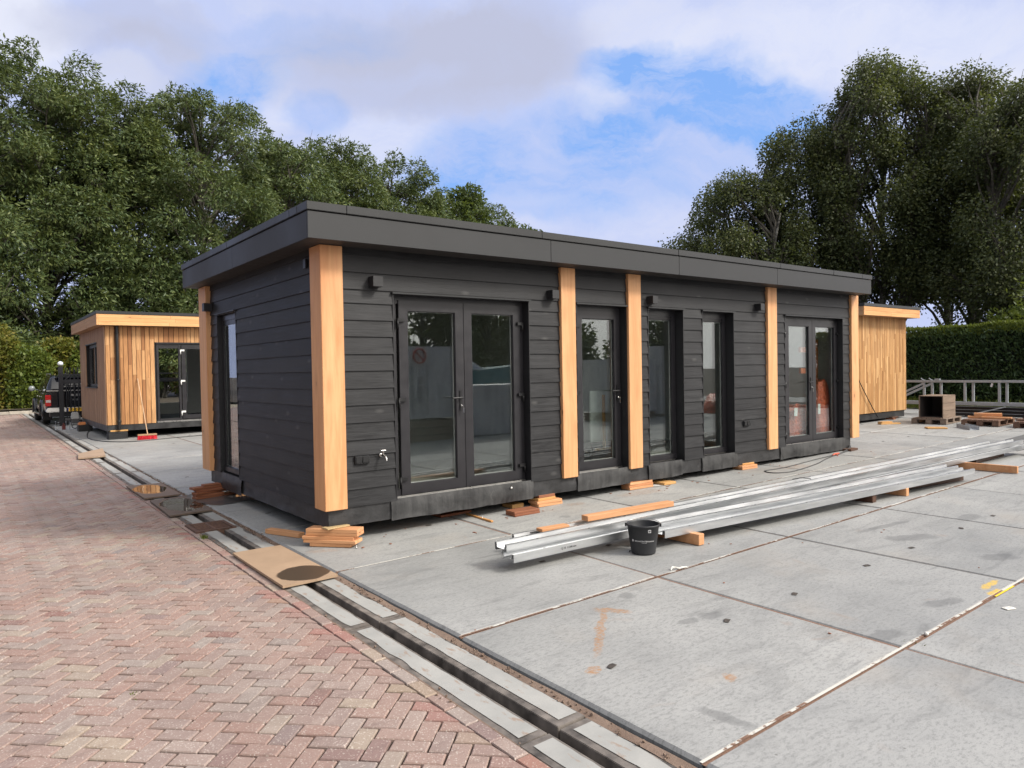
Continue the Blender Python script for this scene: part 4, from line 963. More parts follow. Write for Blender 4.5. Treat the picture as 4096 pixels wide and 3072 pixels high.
# ------------------------------------------------------------------ boards covering the channel, grate
def cover(corners, mat, label, lift=.004, thick=.02, mat_edge=None, tw=(0, 0, 0, 0)):
    cx = sum(p[0] for p in corners) / 4; cy = sum(p[1] for p in corners) / 4; z0 = gz(cx, cy) + .012 + lift; n = 10
    m = MB(); vs = []
    def P(u, v, h):
        a, b, c, d = corners; x = (a[0] * (1 - u) + b[0] * u) * (1 - v) + (d[0] * (1 - u) + c[0] * u) * v; y = (a[1] * (1 - u) + b[1] * u) * (1 - v) + (d[1] * (1 - u) + c[1] * u) * v
        w = (tw[0] * (1 - u) + tw[1] * u) * (1 - v) + (tw[3] * (1 - u) + tw[2] * u) * v
        return (x, y, gz(x, y) + .012 + lift + h + w + .004 * mnoise.noise((x * 2, y * 2, 5)))
    for h in (0, thick):
        for j in range(n + 1):
            for i in range(n + 1): vs.append(P(i / n, j / n, h))
    k = n + 1; o_ = k * k; fs = []
    for j in range(n):
        for i in range(n): q = (j * k + i, j * k + i + 1, (j + 1) * k + i + 1, (j + 1) * k + i); fs.append(q[::-1]); fs.append(tuple(o_ + t for t in q))
    for i in range(n):
        for a_, b__ in (((i), (i + 1)), ((n * k + i + 1), (n * k + i)), (((i + 1) * k), (i * k)), ((i * k + n), ((i + 1) * k + n))): fs.append((a_, b__, o_ + b__, o_ + a_))
    m.add(vs, fs); return solo(m, 'cover_board', mat, label, 'board', loc=(cx, cy, z0), group='boards covering the channel')
B1 = mk_board('fibre board with damp spot', (.36, .25, .165), (.20, .32, .4), (.03, -.44, .235, .245))
cover([(-.585, -.74), (-.095, -.74), (-.115, .635), (-.585, .66)], B1, 'nearest tan cover board with a dark round damp spot', .0, .022)
B2 = mk_board('fibre board with puddle', (.125, .088, .064), (.42, .035, .7), (.04, .02, .25, .60))
cover([(-.645, 3.08), (-.125, 3.10), (-.165, 4.44), (-.62, 4.40)], B2, 'wet cover board with a puddle, the nearer of two beside the dark cabin', .0, .02)
B3 = mk_board('fibre board with brown puddle', (.16, .108, .074), (.42, .035, .7), (-.02, .12, .23, .50))
cover([(-.64, 4.66), (-.165, 4.64), (-.155, 5.98), (-.645, 6.06)], B3, 'wet cover board with a puddle, the farther of two beside the dark cabin', .0, .02)
cover([(-.765, 10.82), (-.27, 10.72), (-.12, 12.2), (-.66, 11.75)], MAT_PLATE_DRY, 'dry tan cover board farthest down the channel, slightly skewed', .0, .03, tw=(.0, .01, .03, .0))
GT = thing('drain_grate', 'rusty cast iron gully grate in the channel beside the dark cabin', 'grate', (-.39, 2.2, gz(-.39, 2.2)))
zg = gz(-.39, 2.2); m = MB(); x0, x1, y0, y1 = -.615, -.165, 1.945, 2.46
for q in ((x0, y0, x0 + .05, y1), (x1 - .05, y0, x1, y1), (x0 + .05, y0, x1 - .05, y0 + .045), (x0 + .05, y1 - .045, x1 - .05, y1)): m.box(q[0], q[1], zg - .06, q[2], q[3], zg + .014)
m.box(-.41, y0 + .045, zg - .04, -.37, y1 - .045, zg + .013); m.build('frame', MAT_RUST, GT, .004)
m = MB()
for k in range(8): yy = y0 + .075 + k * .0535; m.box(x0 + .05, yy - .014, zg - .05, -.41, yy + .014, zg + .011); m.box(-.37, yy - .014, zg - .05, x1 - .05, yy + .014, zg + .011)
m.build('grid_bars', MAT_RUST, GT, .003)
m = MB(); m.box(x0 + .02, y0 + .02, zg - .16, x1 - .02, y1 - .02, zg - .15); m.build('gully_bottom', MAT_DARKVOID, GT)
# puddle on the concrete by the rear left stack
pm = M('standing water'); pn = pm.bump(pm.noise(pm.coord(), 6, 2), .02, .01)
MAT_WATER = pm.end(pm.n('ShaderNodeMixShader', {0: pm.n('ShaderNodeFresnel', {'IOR': 1.5}), 1: pm.bsdf((.085, .085, .085), rough=.5), 2: pm.n('ShaderNodeBsdfGlossy', {'Roughness': .02, 'Normal': pn})}))
m = MB(); ring = []
for k in range(60):
    t = 2 * PI * k / 60; rr = 1 + .28 * mnoise.noise((math.cos(t) * 1.6, math.sin(t) * 1.6, 4)); ring.append((.30 + .50 * rr * math.cos(t), 4.10 + .75 * rr * math.sin(t)))
m.add([(x, y, gz(x, y) + .0165) for x, y in ring], [list(range(60))]); struct(m, 'puddle', MAT_WATER)

# ------------------------------------------------------------------ small items on the concrete
m = MB(); m.obox((3.247, -4.76, gz(3.25, -4.76) + .016), (.085, .05, .006), -.35); wp = solo(m, 'plate', plain('white painted plate', (.74, .72, .66), .5), 'small white plate lying on the concrete near the right edge', 'plate', bevel=.002)
hb = MB()
for dx, dy in ((-.025, .008), (-.008, -.004), (.022, .004)): hb.obox((3.247 + dx, -4.76 + dy - dx * .3, gz(3.25, -4.76) + .0193), (.004, .012, .0012), .5 + dx * 20)
hb.build('screw_slot', MAT_BLACK, wp)
m = MB(); m.tube([(2.20, -2.545, .045), (2.23, -2.535, .062), (2.265, -2.55, .056), (2.275, -2.575, .05), (2.31, -2.58, .056), (2.37, -2.585, .05)], [.006, .010, .007, .010, .008, .004], 6); solo(m, 'sealant_curl', plain('white sealant', (.7, .68, .62), .6), 'white curl of sealant on the joint below the bucket', 'scrap')
m = MB(); m.lathe([(0, 0), (.013, .002), (.016, .012), (.009, .022), (0, .024)], (2.309, -4.598, gz(2.3, -4.6) + .010), 9); solo(m, 'pebble', plain('white pebble', (.62, .60, .56), .7), 'white pebble on the nearest white joint', 'stone')
m = MB(); m.tube([(2.37, -1.89, .052), (2.39, -1.885, .060), (2.40, -1.87, .056)], [.004, .007, .003], 5); solo(m, 'debris', MAT_BLACK, 'scrap of black plastic on the concrete left of the bucket', 'scrap')
m = MB(); x, y = 2.14, .23; z = gz(x, y) + .014; m.lathe([(0, 0), (.006, 0), (.006, .004), (.003, .006), (.003, .045), (0, .045)], (x, y, z), 8); solo(m, 'screw', MAT_STEEL, 'steel screw standing on its head before the double door', 'screw')
m = MB(); x, y = .46, .06; m.lathe([(0, 0), (.010, 0), (.010, .006), (.005, .008), (.005, .03), (0, .03)], (x, y, gz(x, y) + .013), 8); solo(m, 'screw', MAT_STEEL, 'steel screw at the right foot of the nearest board stack', 'screw')
r_ = random.Random(5); m = MB()
for k in range(60):                                       # chips and crumbs
    x, y = (r_.uniform(.5, 8.8), r_.gauss(.12, .16)) if r_.random() < .55 else (r_.uniform(.1, 11), r_.uniform(-4.4, .1))
    s_ = r_.uniform(.006, .022) if y > -.3 else r_.uniform(.004, .011); m.obox((x, y, gz(x, y) + .0155), (s_ * 1.8, s_, .004), r_.random() * 3, r_.uniform(-.1, .1), 0)
solo(m, 'wood_chips', MAT_BLOCK_RED, 'scattered wood chips and crumbs on the concrete before the dark cabin', 'wood chips', kind='stuff')
# grass tufts at the pavers
def tuft(x, y, n, h, label, sd_):
    r_ = random.Random(sd_); m = MB()
    for k in range(n):
        a = r_.random() * 6.28; l = h * r_.uniform(.5, 1); b = (x + r_.gauss(0, .015), y + r_.gauss(0, .03)); z = gz(*b) - .004; e = (b[0] + math.cos(a) * l * .7, b[1] + math.sin(a) * l * .7); w = .0025
        m.add([(b[0] - w, b[1], z), (b[0] + w, b[1], z), ((b[0] + e[0]) / 2 + w, (b[1] + e[1]) / 2, z + l * .6), (e[0], e[1], z + l * .75), ((b[0] + e[0]) / 2 - w, (b[1] + e[1]) / 2, z + l * .6)], [(0, 1, 2, 3, 4)])
    solo(m, 'grass_tuft', MAT_GRASS, label, 'grass tuft')
tuft(-.60, 1.66, 60, .055, 'small green grass tuft at the channel edge below the rusty grate', 1); tuft(-1.93, -2.05, 8, .018, 'tiny green weed between the brick pavers in the lower left', 2); tuft(2.13, -4.59, 18, .035, 'tiny weed in the white joint at the lower right', 3)

# ------------------------------------------------------------------ cables and broom
def gl(x, y, h=.02): return (x, y, gz(x, y) + .012 + h)
def smooth_path(p, n=8):
    p = [Vector(q) for q in p]; out = []
    for i in range(len(p) - 1):
        a, b, c, d = p[max(i - 1, 0)], p[i], p[i + 1], p[min(i + 2, len(p) - 1)]
        for k in range(n):
            t = k / n; out.append(.5 * ((2 * b) + (c - a) * t + (2 * a - 5 * b + 4 * c - d) * t * t + (3 * b - a - 3 * c + d) * t ** 3))
    return out + [p[-1]]
CA = thing('power_cable', 'grey cable looped on the concrete at the far right end of the dark cabin', 'cable', gl(9.0, 0, 0))
m = MB(); m.tube(smooth_path([gl(10.84, .42, .14), gl(10.75, .30, .05), gl(10.3, .18, .012), gl(9.9, .13, .01), gl(9.2, .08, .007), gl(8.5, .0, .007), gl(7.9, -.06, .007), gl(7.5, -.02, .007), gl(7.37, -.10, .007), gl(7.37, -.25, .007), gl(7.6, -.36, .007), gl(8.0, -.33, .007), gl(8.7, -.20, .007), gl(9.3, -.02, .007), gl(9.85, .10, .012), gl(10.3, .2, .02), gl(10.72, .30, .06), gl(10.83, .43, .15)]), .009, 7); m.build('cable', plain('grey cable', (.055, .055, .055), .5), CA)
m = MB(); m.tube([gl(9.72, .09, .014), gl(9.85, .12, .024), gl(10.0, .13, .02)], .016, 8); m.tube([gl(9.8, .04, .01), gl(9.86, .12, .03), gl(9.93, .19, .01)], .010, 6); m.build('tie', plain('orange red tape', (.55, .10, .05), .5), CA)
m = MB(); m.tube(smooth_path([gl(.55, 19.0, .05), gl(.35, 18.3, .01), gl(.15, 17.0, .007), gl(.05, 15.6, .007), gl(.3, 14.4, .007), gl(.8, 13.85, .007), gl(1.5, 13.95, .007), gl(2.6, 14.1, .007), gl(5, 14.0, .007)]), .013, 6); solo(m, 'power_cable', MAT_BLACK, 'black cable running across the concrete past the red broom', 'cable')
m = MB(); A = plane = None
m.tube(smooth_path([(15.50, 2.56, 1.42), (15.75, 2.55, 1.13), (16.05, 2.54, .80), (16.38, 2.53, .46), (16.45, 2.50, .38)]), .012, 6); solo(m, 'hanging_cable', MAT_BLACK, 'thin black cable hanging slantwise against the batten clad cabin', 'cable')
BR = thing('broom', 'red bristled broom with a wooden handle leaning on the larch cabin', 'broom', gl(1.18, 14.2, 0))
zb = gz(1.18, 14.2) + .012
m = MB(); m.obox((1.19, 14.22, zb + .125), (.46, .07, .045), -.03); m.build('head', wood('broom head wood', (.50, .33, .20), (.38, .23, .13), 'X'), BR, .008)
m = MB(); r_ = random.Random(2)
for k in range(260):
    x = r_.uniform(-.22, .22); y = r_.uniform(-.028, .028); m.tube([(1.19 + x, 14.22 + y, zb + .105), (1.19 + x * 1.06 + r_.gauss(0, .004), 14.22 + y * 1.5 + r_.gauss(0, .004), zb + r_.uniform(0, .01))], [.006, .005], 4, False)
m.build('bristles', plain('red bristles', (.62, .02, .035), .5, 0, .2), BR)
m = MB(); m.tube([(1.20, 14.23, zb + .13), (1.165, 14.55, .95), (1.125, 14.96, 1.75)], .013, 10); m.build('handle', wood('broom handle wood', (.58, .40, .26), (.45, .28, .16), 'Z'), BR)
# ------------------------------------------------------------------ support blocks of the larch cabin
zc = gz(.64, 14.95)
PB = thing('support_blocks', 'stack of black plastic pads under the larch cabin corner', 'support', (.64, 15.12, zc))
m = MB()
for k in range(4): m.box(.40 + .006 * (k % 2), 14.98, zc + .014 + k * .049, .86 - .006 * (k % 2), 15.3, zc + .06 + k * .049)
m.build('pads', plain('black recycled plastic', (.018, .018, .019), .6), PB, .006)
board((.66, 15.13), (.42, .26, .04), 0, MAT_BLOCK_YEL, 'orange board on top of the black pads under the larch cabin corner', h=.20)
m = MB(); zc = gz(.33, 18.8); m.box(.12, 18.62, zc + .012, .50, 19.0, zc + .20); solo(m, 'support_block', MAT_BLACK, 'black block on the ground beside the gate motor', 'support', bevel=.01)
m = MB(); m.add([(.13, 18.7, zc + .2015), (.33, 18.68, zc + .2015), (.34, 18.95, zc + .2015), (.13, 18.95, zc + .2015), (.15, 18.72, zc + .29), (.32, 18.71, zc + .30), (.32, 18.92, zc + .29), (.15, 18.92, zc + .28)], [(0, 3, 2, 1), (4, 5, 6, 7), (0, 1, 5, 4), (1, 2, 6, 5), (2, 3, 7, 6), (3, 0, 4, 7)]); solo(m, 'orange_pack', plain('orange plastic', (.50, .16, .03), .5), 'orange pack lying on the black block by the gate', 'pack', bevel=.015)

# ------------------------------------------------------------------ sliding gate, its motor and posts
GT2 = thing('gate', 'black steel bar gate across the drive behind the larch cabin', 'gate', (.1, 21.85, gz(.1, 21.85)))
zg = gz(.1, 21.85); y0 = 21.9
m = MB(); m.box(-.055, 21.80, zg, .075, 21.93, 2.19); m.build('post', MAT_BLACKSTEEL, GT2, .008)
m = MB(); m.lathe([(0, -.05), (.06, -.04), (.085, 0), (.08, .05), (.05, .085), (0, .1)], (.01, 21.86, 2.26), 18); m.build('lamp', plain('white lamp globe', (.72, .76, .80), .3), GT2)
m = MB()
for z, h in ((1.88, .05), (1.60, .14), (.30, .05), (.52, .03)): m.box(.08, y0, z, 4.4, y0 + .05, z + h)
m.build('rails', MAT_BLACKSTEEL, GT2, .004)
m = MB()
for k in range(24): x = .17 + k * .115; m.tube([(x, y0 + .025, .30), (x, y0 + .025, 2.14 + .015 * (k % 2))], .019, 6)
for k in range(14): x = .24 + k * .2; m.tube([(x, y0 + .16, .3), (x, y0 + .16, 2.08)], .016, 6)
m.build('bars', MAT_BLACKSTEEL, GT2)
m = MB(); m.tube([(.1, y0 + .02, 1.70), (.32, y0 + .02, 1.90)], .02, 6); m.build('brace', MAT_BLACKSTEEL, GT2)
MO = thing('gate_motor', 'grey gate motor on a steel stand in front of the bar gate', 'motor', (.15, 19.75, gz(.15, 19.75)))
zm = gz(.15, 19.75); m = MB(); m.hexa([(.05, 19.65, zm + .34), (.27, 19.65, zm + .34), (.27, 19.85, zm + .34), (.05, 19.85, zm + .34)], [(.07, 19.67, zm + .56), (.25, 19.67, zm + .56), (.25, 19.83, zm + .56), (.07, 19.83, zm + .56)]); m.build('cover', plain('grey motor cover', (.34, .35, .35), .5), MO, .02)
m = MB(); m.box(.06, 19.66, zm + .22, .26, 19.84, zm + .34); m.box(-.10, 19.70, zm + .30, .05, 19.78, zm + .38); m.build('housing', plain('dark motor housing', (.07, .07, .075), .5), MO, .008)
for x in (.02, .29):
    m = MB(); m.tube([(x, 19.62, zm + .01), (x, 19.62, zm + .26)], .010, 6); m.tube([(x, 19.88, zm + .01), (x, 19.88, zm + .26)], .010, 6); m.tube([(x, 19.55, zm + .015), (x, 19.9, zm + .015)], .010, 6); m.build('leg', MAT_GALV_OLD, MO)
for z in (.02, .2): m = MB(); m.tube([(.02, 19.62, zm + z), (.29, 19.62, zm + z)], .01, 6); m.build('stand_bar', MAT_GALV_OLD, MO)
m = MB(); m.tube(smooth_path([(.1, 19.7, zm + .25), (.07, 19.68, zm + .1), (.16, 19.66, zm + .05), (.24, 19.7, zm + .12)]), .012, 6); m.build('hose', MAT_BLACK, MO)
for k, (x, y, h, lab) in enumerate(((-.335, 20.05, .24, 'leftmost of the thin steel posts before the bar gate'), (-.27, 19.95, .22, 'second from the left of the thin steel posts before the bar gate'), (-.06, 20.0, .22, 'rightmost of the thin steel posts before the bar gate'))):
    m = MB(); z = gz(x, y); m.lathe([(0, 0), (.035, 0), (.035, .01), (.012, .012), (.012, h), (.017, h), (.017, h + .03), (0, h + .03)], (x, y, z + .012), 10); solo(m, 'guide_post', MAT_GALV_OLD, lab, 'post', group='thin steel posts before the gate')
m = MB(); m.box(-.17, 19.95, gz(-.1, 20) + .012, -.08, 20.05, gz(-.1, 20) + .16); m.box(-.145, 19.975, gz(-.1, 20) + .16, -.105, 20.025, gz(-.1, 20) + .22); solo(m, 'red_clamp', plain('dull red paint', (.14, .02, .018), .5), 'dull red clamp on the ground between the thin steel posts', 'clamp', bevel=.006)

# ------------------------------------------------------------------ pickup seen from behind
TX, TY = .44, 22.15; TZ = gz(.4, 23.5) + .0
TR = thing('pickup_truck', 'black pickup with closed hardtop and red tail lamp parked behind the gate', 'pickup truck', (TX, TY + 2.5, TZ))
MAT_CAR = plain('black metallic paint', (.010, .011, .015), .12, 0, .1, 3, .8)
MAT_TINT = plain('dark tinted glass', (.028, .028, .034), .06, 0, .05, 3, .9)
MAT_TYRE = plain('tyre rubber', (.014, .014, .014), .8)
def cs(y, wb, wm, zb, zm, arch=0): return y, wb, wm, zb, zm
def loft(mb, secs, smooth=True, caps=True):
    """secs: list of closed rings of equal length"""
    n = len(secs[0]); vs = [p for s_ in secs for p in s_]
    mb.add(vs, [(i * n + k, i * n + (k + 1) % n, (i + 1) * n + (k + 1) % n, (i + 1) * n + k) for i in range(len(secs) - 1) for k in range(n)], smooth)
    if caps: mb.add(secs[0], [list(range(n))[::-1]]); mb.add(secs[-1], [list(range(n))])
def ring(y, hw0, hw1, z0, z1, rnd_=.06):
    return [(TX - hw0 + rnd_, TY + y, TZ + z0), (TX + hw0 - rnd_, TY + y, TZ + z0), (TX + hw0, TY + y, TZ + z0 + rnd_), (TX + (hw0 + hw1) / 2 + .01, TY + y, TZ + (z0 + z1) / 2), (TX + hw1, TY + y, TZ + z1 - rnd_), (TX + hw1 - rnd_, TY + y, TZ + z1), (TX - hw1 + rnd_, TY + y, TZ + z1), (TX - hw1, TY + y, TZ + z1 - rnd_), (TX - (hw0 + hw1) / 2 - .01, TY + y, TZ + (z0 + z1) / 2), (TX - hw0, TY + y, TZ + z0 + rnd_)]
m = MB(); loft(m, [ring(.0, .84, .83, .50, 1.13), ring(.25, .87, .86, .46, 1.15), ring(1.2, .89, .86, .46, 1.14), ring(3.4, .88, .86, .44, 1.10), ring(4.3, .87, .83, .46, 1.06), ring(5.0, .80, .74, .50, .98), ring(5.2, .70, .62, .52, .85)]); body = m.build('body', MAT_CAR, TR, .0)
m = MB(); loft(m, [ring(.03, .82, .70, 1.13, 1.24, .03), ring(.14, .82, .69, 1.13, 1.60, .05), ring(.38, .82, .67, 1.13, 1.70, .06), ring(1.6, .82, .68, 1.12, 1.70, .07), ring(2.4, .82, .68, 1.10, 1.69, .08), ring(3.1, .82, .66, 1.08, 1.60, .08), ring(3.9, .80, .62, 1.04, 1.12, .02)]); m.build('cabin_roof', MAT_CAR, TR)
m = MB(); q = [(-.70, .075, 1.20), (.70, .075, 1.20), (.60, .165, 1.56), (-.60, .165, 1.56)]; m.add([(TX + a, TY + b - .012, TZ + c) for a, b, c in q], [(0, 1, 2, 3)]); m.build('rear_window', MAT_TINT, TR)
m = MB(); m.hexa([(TX - .58, TY + .06, TZ + 1.60), (TX + .58, TY + .06, TZ + 1.60), (TX + .6, TY + .35, TZ + 1.66), (TX - .6, TY + .35, TZ + 1.66)], [(TX - .56, TY + .07, TZ + 1.64), (TX + .56, TY + .07, TZ + 1.64), (TX + .58, TY + .36, TZ + 1.71), (TX - .58, TY + .36, TZ + 1.71)]); m.build('spoiler', MAT_CAR, TR, .008)
for y0_, y1_, in ((.45, 1.45), (1.62, 2.35), (2.45, 3.05)):
    m = MB(); m.add([(TX - .835, TY + y0_, TZ + 1.17), (TX - .835, TY + y1_, TZ + 1.15), (TX - .705, TY + y1_ - .05, TZ + 1.56), (TX - .705, TY + y0_ + .06, TZ + 1.58)], [(0, 3, 2, 1)]); m.build('side_window', MAT_TINT, TR)
m = MB(); m.box(TX - .83, TY - .012, TZ + 1.16, TX + .83, TY + .02, TZ + 1.195); m.build('chrome_strip', MAT_STEEL, TR, .006)
m = MB(); m.obox((TX, TY - .012, TZ + 1.02), (.30, .02, .09)); m.build('tailgate_handle', MAT_STEEL, TR, .01)
m = MB(); m.obox((TX, TY - .008, TZ + .86), (.18, .012, .07)); m.build('badge', MAT_CHROME, TR, .01)
MAT_LAMPR = plain('red lamp lens', (.50, .012, .012), .15, 0, .1, 20, .8); MAT_LAMPW = plain('clear lamp lens', (.6, .5, .48), .15)
for s_ in (-1, 1):
    m = MB(); x0, x1 = TX + s_ * .868, TX + s_ * .70; m.hexa([(min(x0, x1), TY - .015, TZ + .66), (max(x0, x1), TY - .015, TZ + .66), (max(x0, x1), TY + .16, TZ + .66), (min(x0, x1), TY + .16, TZ + .66)], [(min(x0, x1), TY - .015, TZ + 1.04), (max(x0, x1), TY - .015, TZ + 1.04), (max(x0, x1), TY + .10, TZ + 1.04), (min(x0, x1), TY + .10, TZ + 1.04)]); tl = m.build('tail_lamp', MAT_LAMPR, TR, .012)
    m = MB(); m.box(TX + s_ * .855, TY - .022, TZ + .78, TX + s_ * .71, TY - .012, TZ + .87); m.build('reversing_lens', MAT_LAMPW, tl, .004)
m = MB(); m.hexa([(TX - .86, TY - .20, TZ + .46), (TX + .86, TY - .20, TZ + .46), (TX + .88, TY + .1, TZ + .46), (TX - .88, TY + .1, TZ + .46)], [(TX - .84, TY - .18, TZ + .60), (TX + .84, TY - .18, TZ + .60), (TX + .87, TY + .1, TZ + .62), (TX - .87, TY + .1, TZ + .62)]); m.build('rear_bumper', MAT_STEEL, TR, .03)
m = MB(); m.box(TX - .75, TY - .12, TZ + .30, TX + .75, TY + .25, TZ + .45); m.build('tow_bar', MAT_BLACK, TR, .01)
m = MB(); m.box(TX - .26, TY - .215, TZ + .47, TX + .26, TY - .203, TZ + .585); pt = m.build('number_plate', plain('yellow number plate', (.72, .42, .03), .5), TR, .003)
m = MB(); m.box(TX - .26, TY - .2165, TZ + .472, TX - .225, TY - .2155, TZ + .583); m.build('plate_band', plain('blue plate band', (.03, .07, .35), .5), pt)
vs, fs = text_mesh('71-SJ-3D', .095); m = MB(); m.add([(TX + .015 + x, TY - .2158 - z, TZ + .527 + y) for x, y, z in vs], [f for f in fs]); m.build('lettering', MAT_BLACK, pt)
for s_ in (-1, 1):
    for y in (1.25, 4.30):
        m = MB(); m.lathe([(.22, -.115), (.335, -.12), (.365, -.10), (.375, -.05), (.375, .05), (.365, .10), (.335, .12), (.22, .115)], (TX + s_ * .76, TY + y, TZ + .375), 28, 'X'); w = m.build('wheel', MAT_TYRE, TR)
        m = MB(); m.lathe([(0, .07 * s_), (.06, .085 * s_), (.09, .05 * s_), (.20, .06 * s_), (.235, .11 * s_)], (TX + s_ * .76, TY + y, TZ + .375), 28, 'X'); m.build('rim', MAT_STEEL, w)
        m = MB(); pts = [(TX + s_ * .885, TY + y + .47 * math.cos(t), TZ + .40 + .45 * math.sin(t)) for t in np.linspace(-.25, PI + .25, 13)]; m.tube(pts, .05, 6); m.build('wheel_arch', MAT_CAR, TR)
    m = MB(); m.obox((TX + s_ * .74, TY + .80, TZ + .36), (.26, .012, .42), 0, .12); m.build('mud_flap', MAT_BLACK, TR, .004)
    m = MB(); m.tube([(TX + s_ * .9, TY + 1.75, TZ + .36), (TX + s_ * .93, TY + 2.0, TZ + .36), (TX + s_ * .93, TY + 3.5, TZ + .36), (TX + s_ * .9, TY + 3.8, TZ + .36)], .035, 8); m.build('side_step', MAT_STEEL, TR)
    m = MB(); m.lathe([(0, -.05), (.075, -.045), (.105, -.01), (.095, .05), (.05, .08), (0, .085)], (TX + s_ * 1.02, TY + 3.25, TZ + 1.23), 14, 'Y'); m.box(TX + s_ * .83, TY + 3.25, TZ + 1.17, TX + s_ * .98, TY + 3.29, TZ + 1.20); m.build('wing_mirror', plain('grey mirror shell', (.20, .22, .23), .2), TR)
    m = MB(); m.tube([(TX + s_ * .62, TY + .9, TZ + 1.72), (TX + s_ * .62, TY + 1.0, TZ + 1.76), (TX + s_ * .62, TY + 2.2, TZ + 1.76), (TX + s_ * .62, TY + 2.3, TZ + 1.71)], .018, 6); m.build('roof_rail', MAT_STEEL, TR)
for y in (1.9, 2.75):
    m = MB(); m.obox((TX - .892, TY + y, TZ + .97), (.02, .16, .035)); m.build('door_handle', MAT_CHROME, TR, .006)

# ------------------------------------------------------------------ pallets, crate and stock at the far right
def make_pallet(loc, rz, mat, label, group):
    P = thing('pallet', label, 'pallet', loc, group); P.rotation_euler = (0, 0, rz)
    def B(name, x0, y0, z0, x1, y1, z1):
        m = MB(); m.box(x0, y0, z0, x1, y1, z1); m.v = [tuple(Vector(p) + Vector(loc)) for p in m.v]; return m
    m = MB()
    for k in range(7): y = -.40 + k * .112; m.box(-.60, y, .122, .60, y + .098, .144)
    m.v = [tuple(Vector(p) + Vector(loc)) for p in m.v]; m.build('deck_boards', mat, P, .003)
    m = MB()
    for x in (-.60, -.07, .46): m.box(x, -.40, .100, x + .14, .40, .122)
    m.v = [tuple(Vector(p) + Vector(loc)) for p in m.v]; m.build('stringers', mat, P, .003)
    for x in (-.60, -.07, .46):
        for y in (-.40, -.07, .26):
            m = MB(); m.box(x + .002, y + .002, .022, x + .138, y + .138, .100); m.v = [tuple(Vector(p) + Vector(loc)) for p in m.v]; m.build('block', mat, P, .003)
    m = MB()
    for y in (-.40, -.07, .26): m.box(-.60, y, .0, .60, y + .14, .022)
    m.v = [tuple(Vector(p) + Vector(loc)) for p in m.v]; m.build('bottom_boards', mat, P, .003)
    return P
# pallet 1: front edge from (16.53,1.72) to (16.68,.94), back right (17.8,1.04)
a1 = math.atan2(.10, 1.13)
make_pallet((17.20, 1.40, gz(17.2, 1.4) + .012), a1, MAT_GREYWOOD, 'grey weathered pallet carrying the open wooden crate', 'pallets at the back of the yard')
P2 = make_pallet((17.40, .30, gz(17.4, .3) + .012), a1 - .05, MAT_BROWNWOOD, 'brown pallet with loose orange boards on it', 'pallets at the back of the yard')
make_pallet((17.42, -.78, gz(17.4, -.8) + .012), a1 - .02, MAT_BROWNWOOD, 'dark brown pallet at the right edge of the picture', 'pallets at the back of the yard')
CR = thing('wooden_crate', 'open grey wooden crate on its side standing on the weathered pallet', 'crate', (17.10, 1.38, gz(17.1, 1.38) + .157))
cz = gz(17.1, 1.38) + .1575; ca, sa = math.cos(a1), math.sin(a1)
def crp(u, v, z): return (17.10 + u * ca - v * sa, 1.38 + u * sa + v * ca, cz + z)
def crbox(m, u0, u1, v0, v1, z0, z1): m.hexa([crp(u0, v0, z0), crp(u1, v0, z0), crp(u1, v1, z0), crp(u0, v1, z0)], [crp(u0, v0, z1), crp(u1, v0, z1), crp(u1, v1, z1), crp(u0, v1, z1)])
U0, U1, V0, V1, HH = -.42, .52, -.30, .26, .54
MAT_CR = wood('grey crate boards', (.33, .25, .185), (.165, .12, .09), 'X', .75, perisland=True)
for nm, bx in (('side_panel', [(U0, U1, V0, V0 + .022, k * .18 + .002, k * .18 + .178) for k in range(3)]), ('side_panel', [(U0, U1, V1 - .022, V1, k * .18 + .002, k * .18 + .178) for k in range(3)]), ('top_panel', [(U0, U1, V0 + k * .14 + .001, V0 + k * .14 + .139, HH, HH + .02) for k in range(4)]), ('bottom_panel', [(U0, U1, V0 + .022, V1 - .022, 0, .02)]), ('back_panel', [(U1 - .022, U1, V0 + .022, V1 - .022, k * .173 + .021, k * .173 + .192) for k in range(3)])):
    m = MB()
    for b in bx: crbox(m, *b)
    m.build(nm, MAT_CR, CR, .003)
m = MB(); crbox(m, U0 + .03, U1 - .024, V0 + .0235, V0 + .028, .022, HH - .002); crbox(m, U0 + .03, U1 - .024, V1 - .028, V1 - .0235, .022, HH - .002); crbox(m, U1 - .028, U1 - .0235, V0 + .03, V1 - .03, .022, HH - .002); crbox(m, U0 + .03, U1 - .03, V0 + .03, V1 - .03, HH - .006, HH - .001); crbox(m, U0 + .03, U1 - .03, V0 + .03, V1 - .03, .021, .026); m.build('inner_lining', plain('shade painted crate inside', (.045, .036, .032), .8), CR)  # dark lining puts the shade of the opening into its colour
def pboard(dx, dy, dz, size, ang, mat, lab, tilt=0):
    m = MB(); m.obox((0, 0, size[2] / 2), size); o = m.build('timber_block', mat, None, .004, 1); o.location = (17.40 + dx, .30 + dy, gz(17.4, .3) + .158 + dz); o.rotation_euler = (0, tilt, ang); tag(o, lab, 'wood block', 'orange boards on the brown pallet')
pboard(-.05, .22, .0, (.40, .16, .05), 1.9, MAT_BLOCK_X, 'left lower orange board on the brown pallet'); pboard(-.05, -.20, .0, (.16, .62, .045), .2, MAT_BLOCK_X, 'right lower orange board on the brown pallet'); pboard(.05, .02, .0515, (.20, .58, .075), .35, MAT_BLOCK_X, 'thick orange board lying on top of the others on the brown pallet')
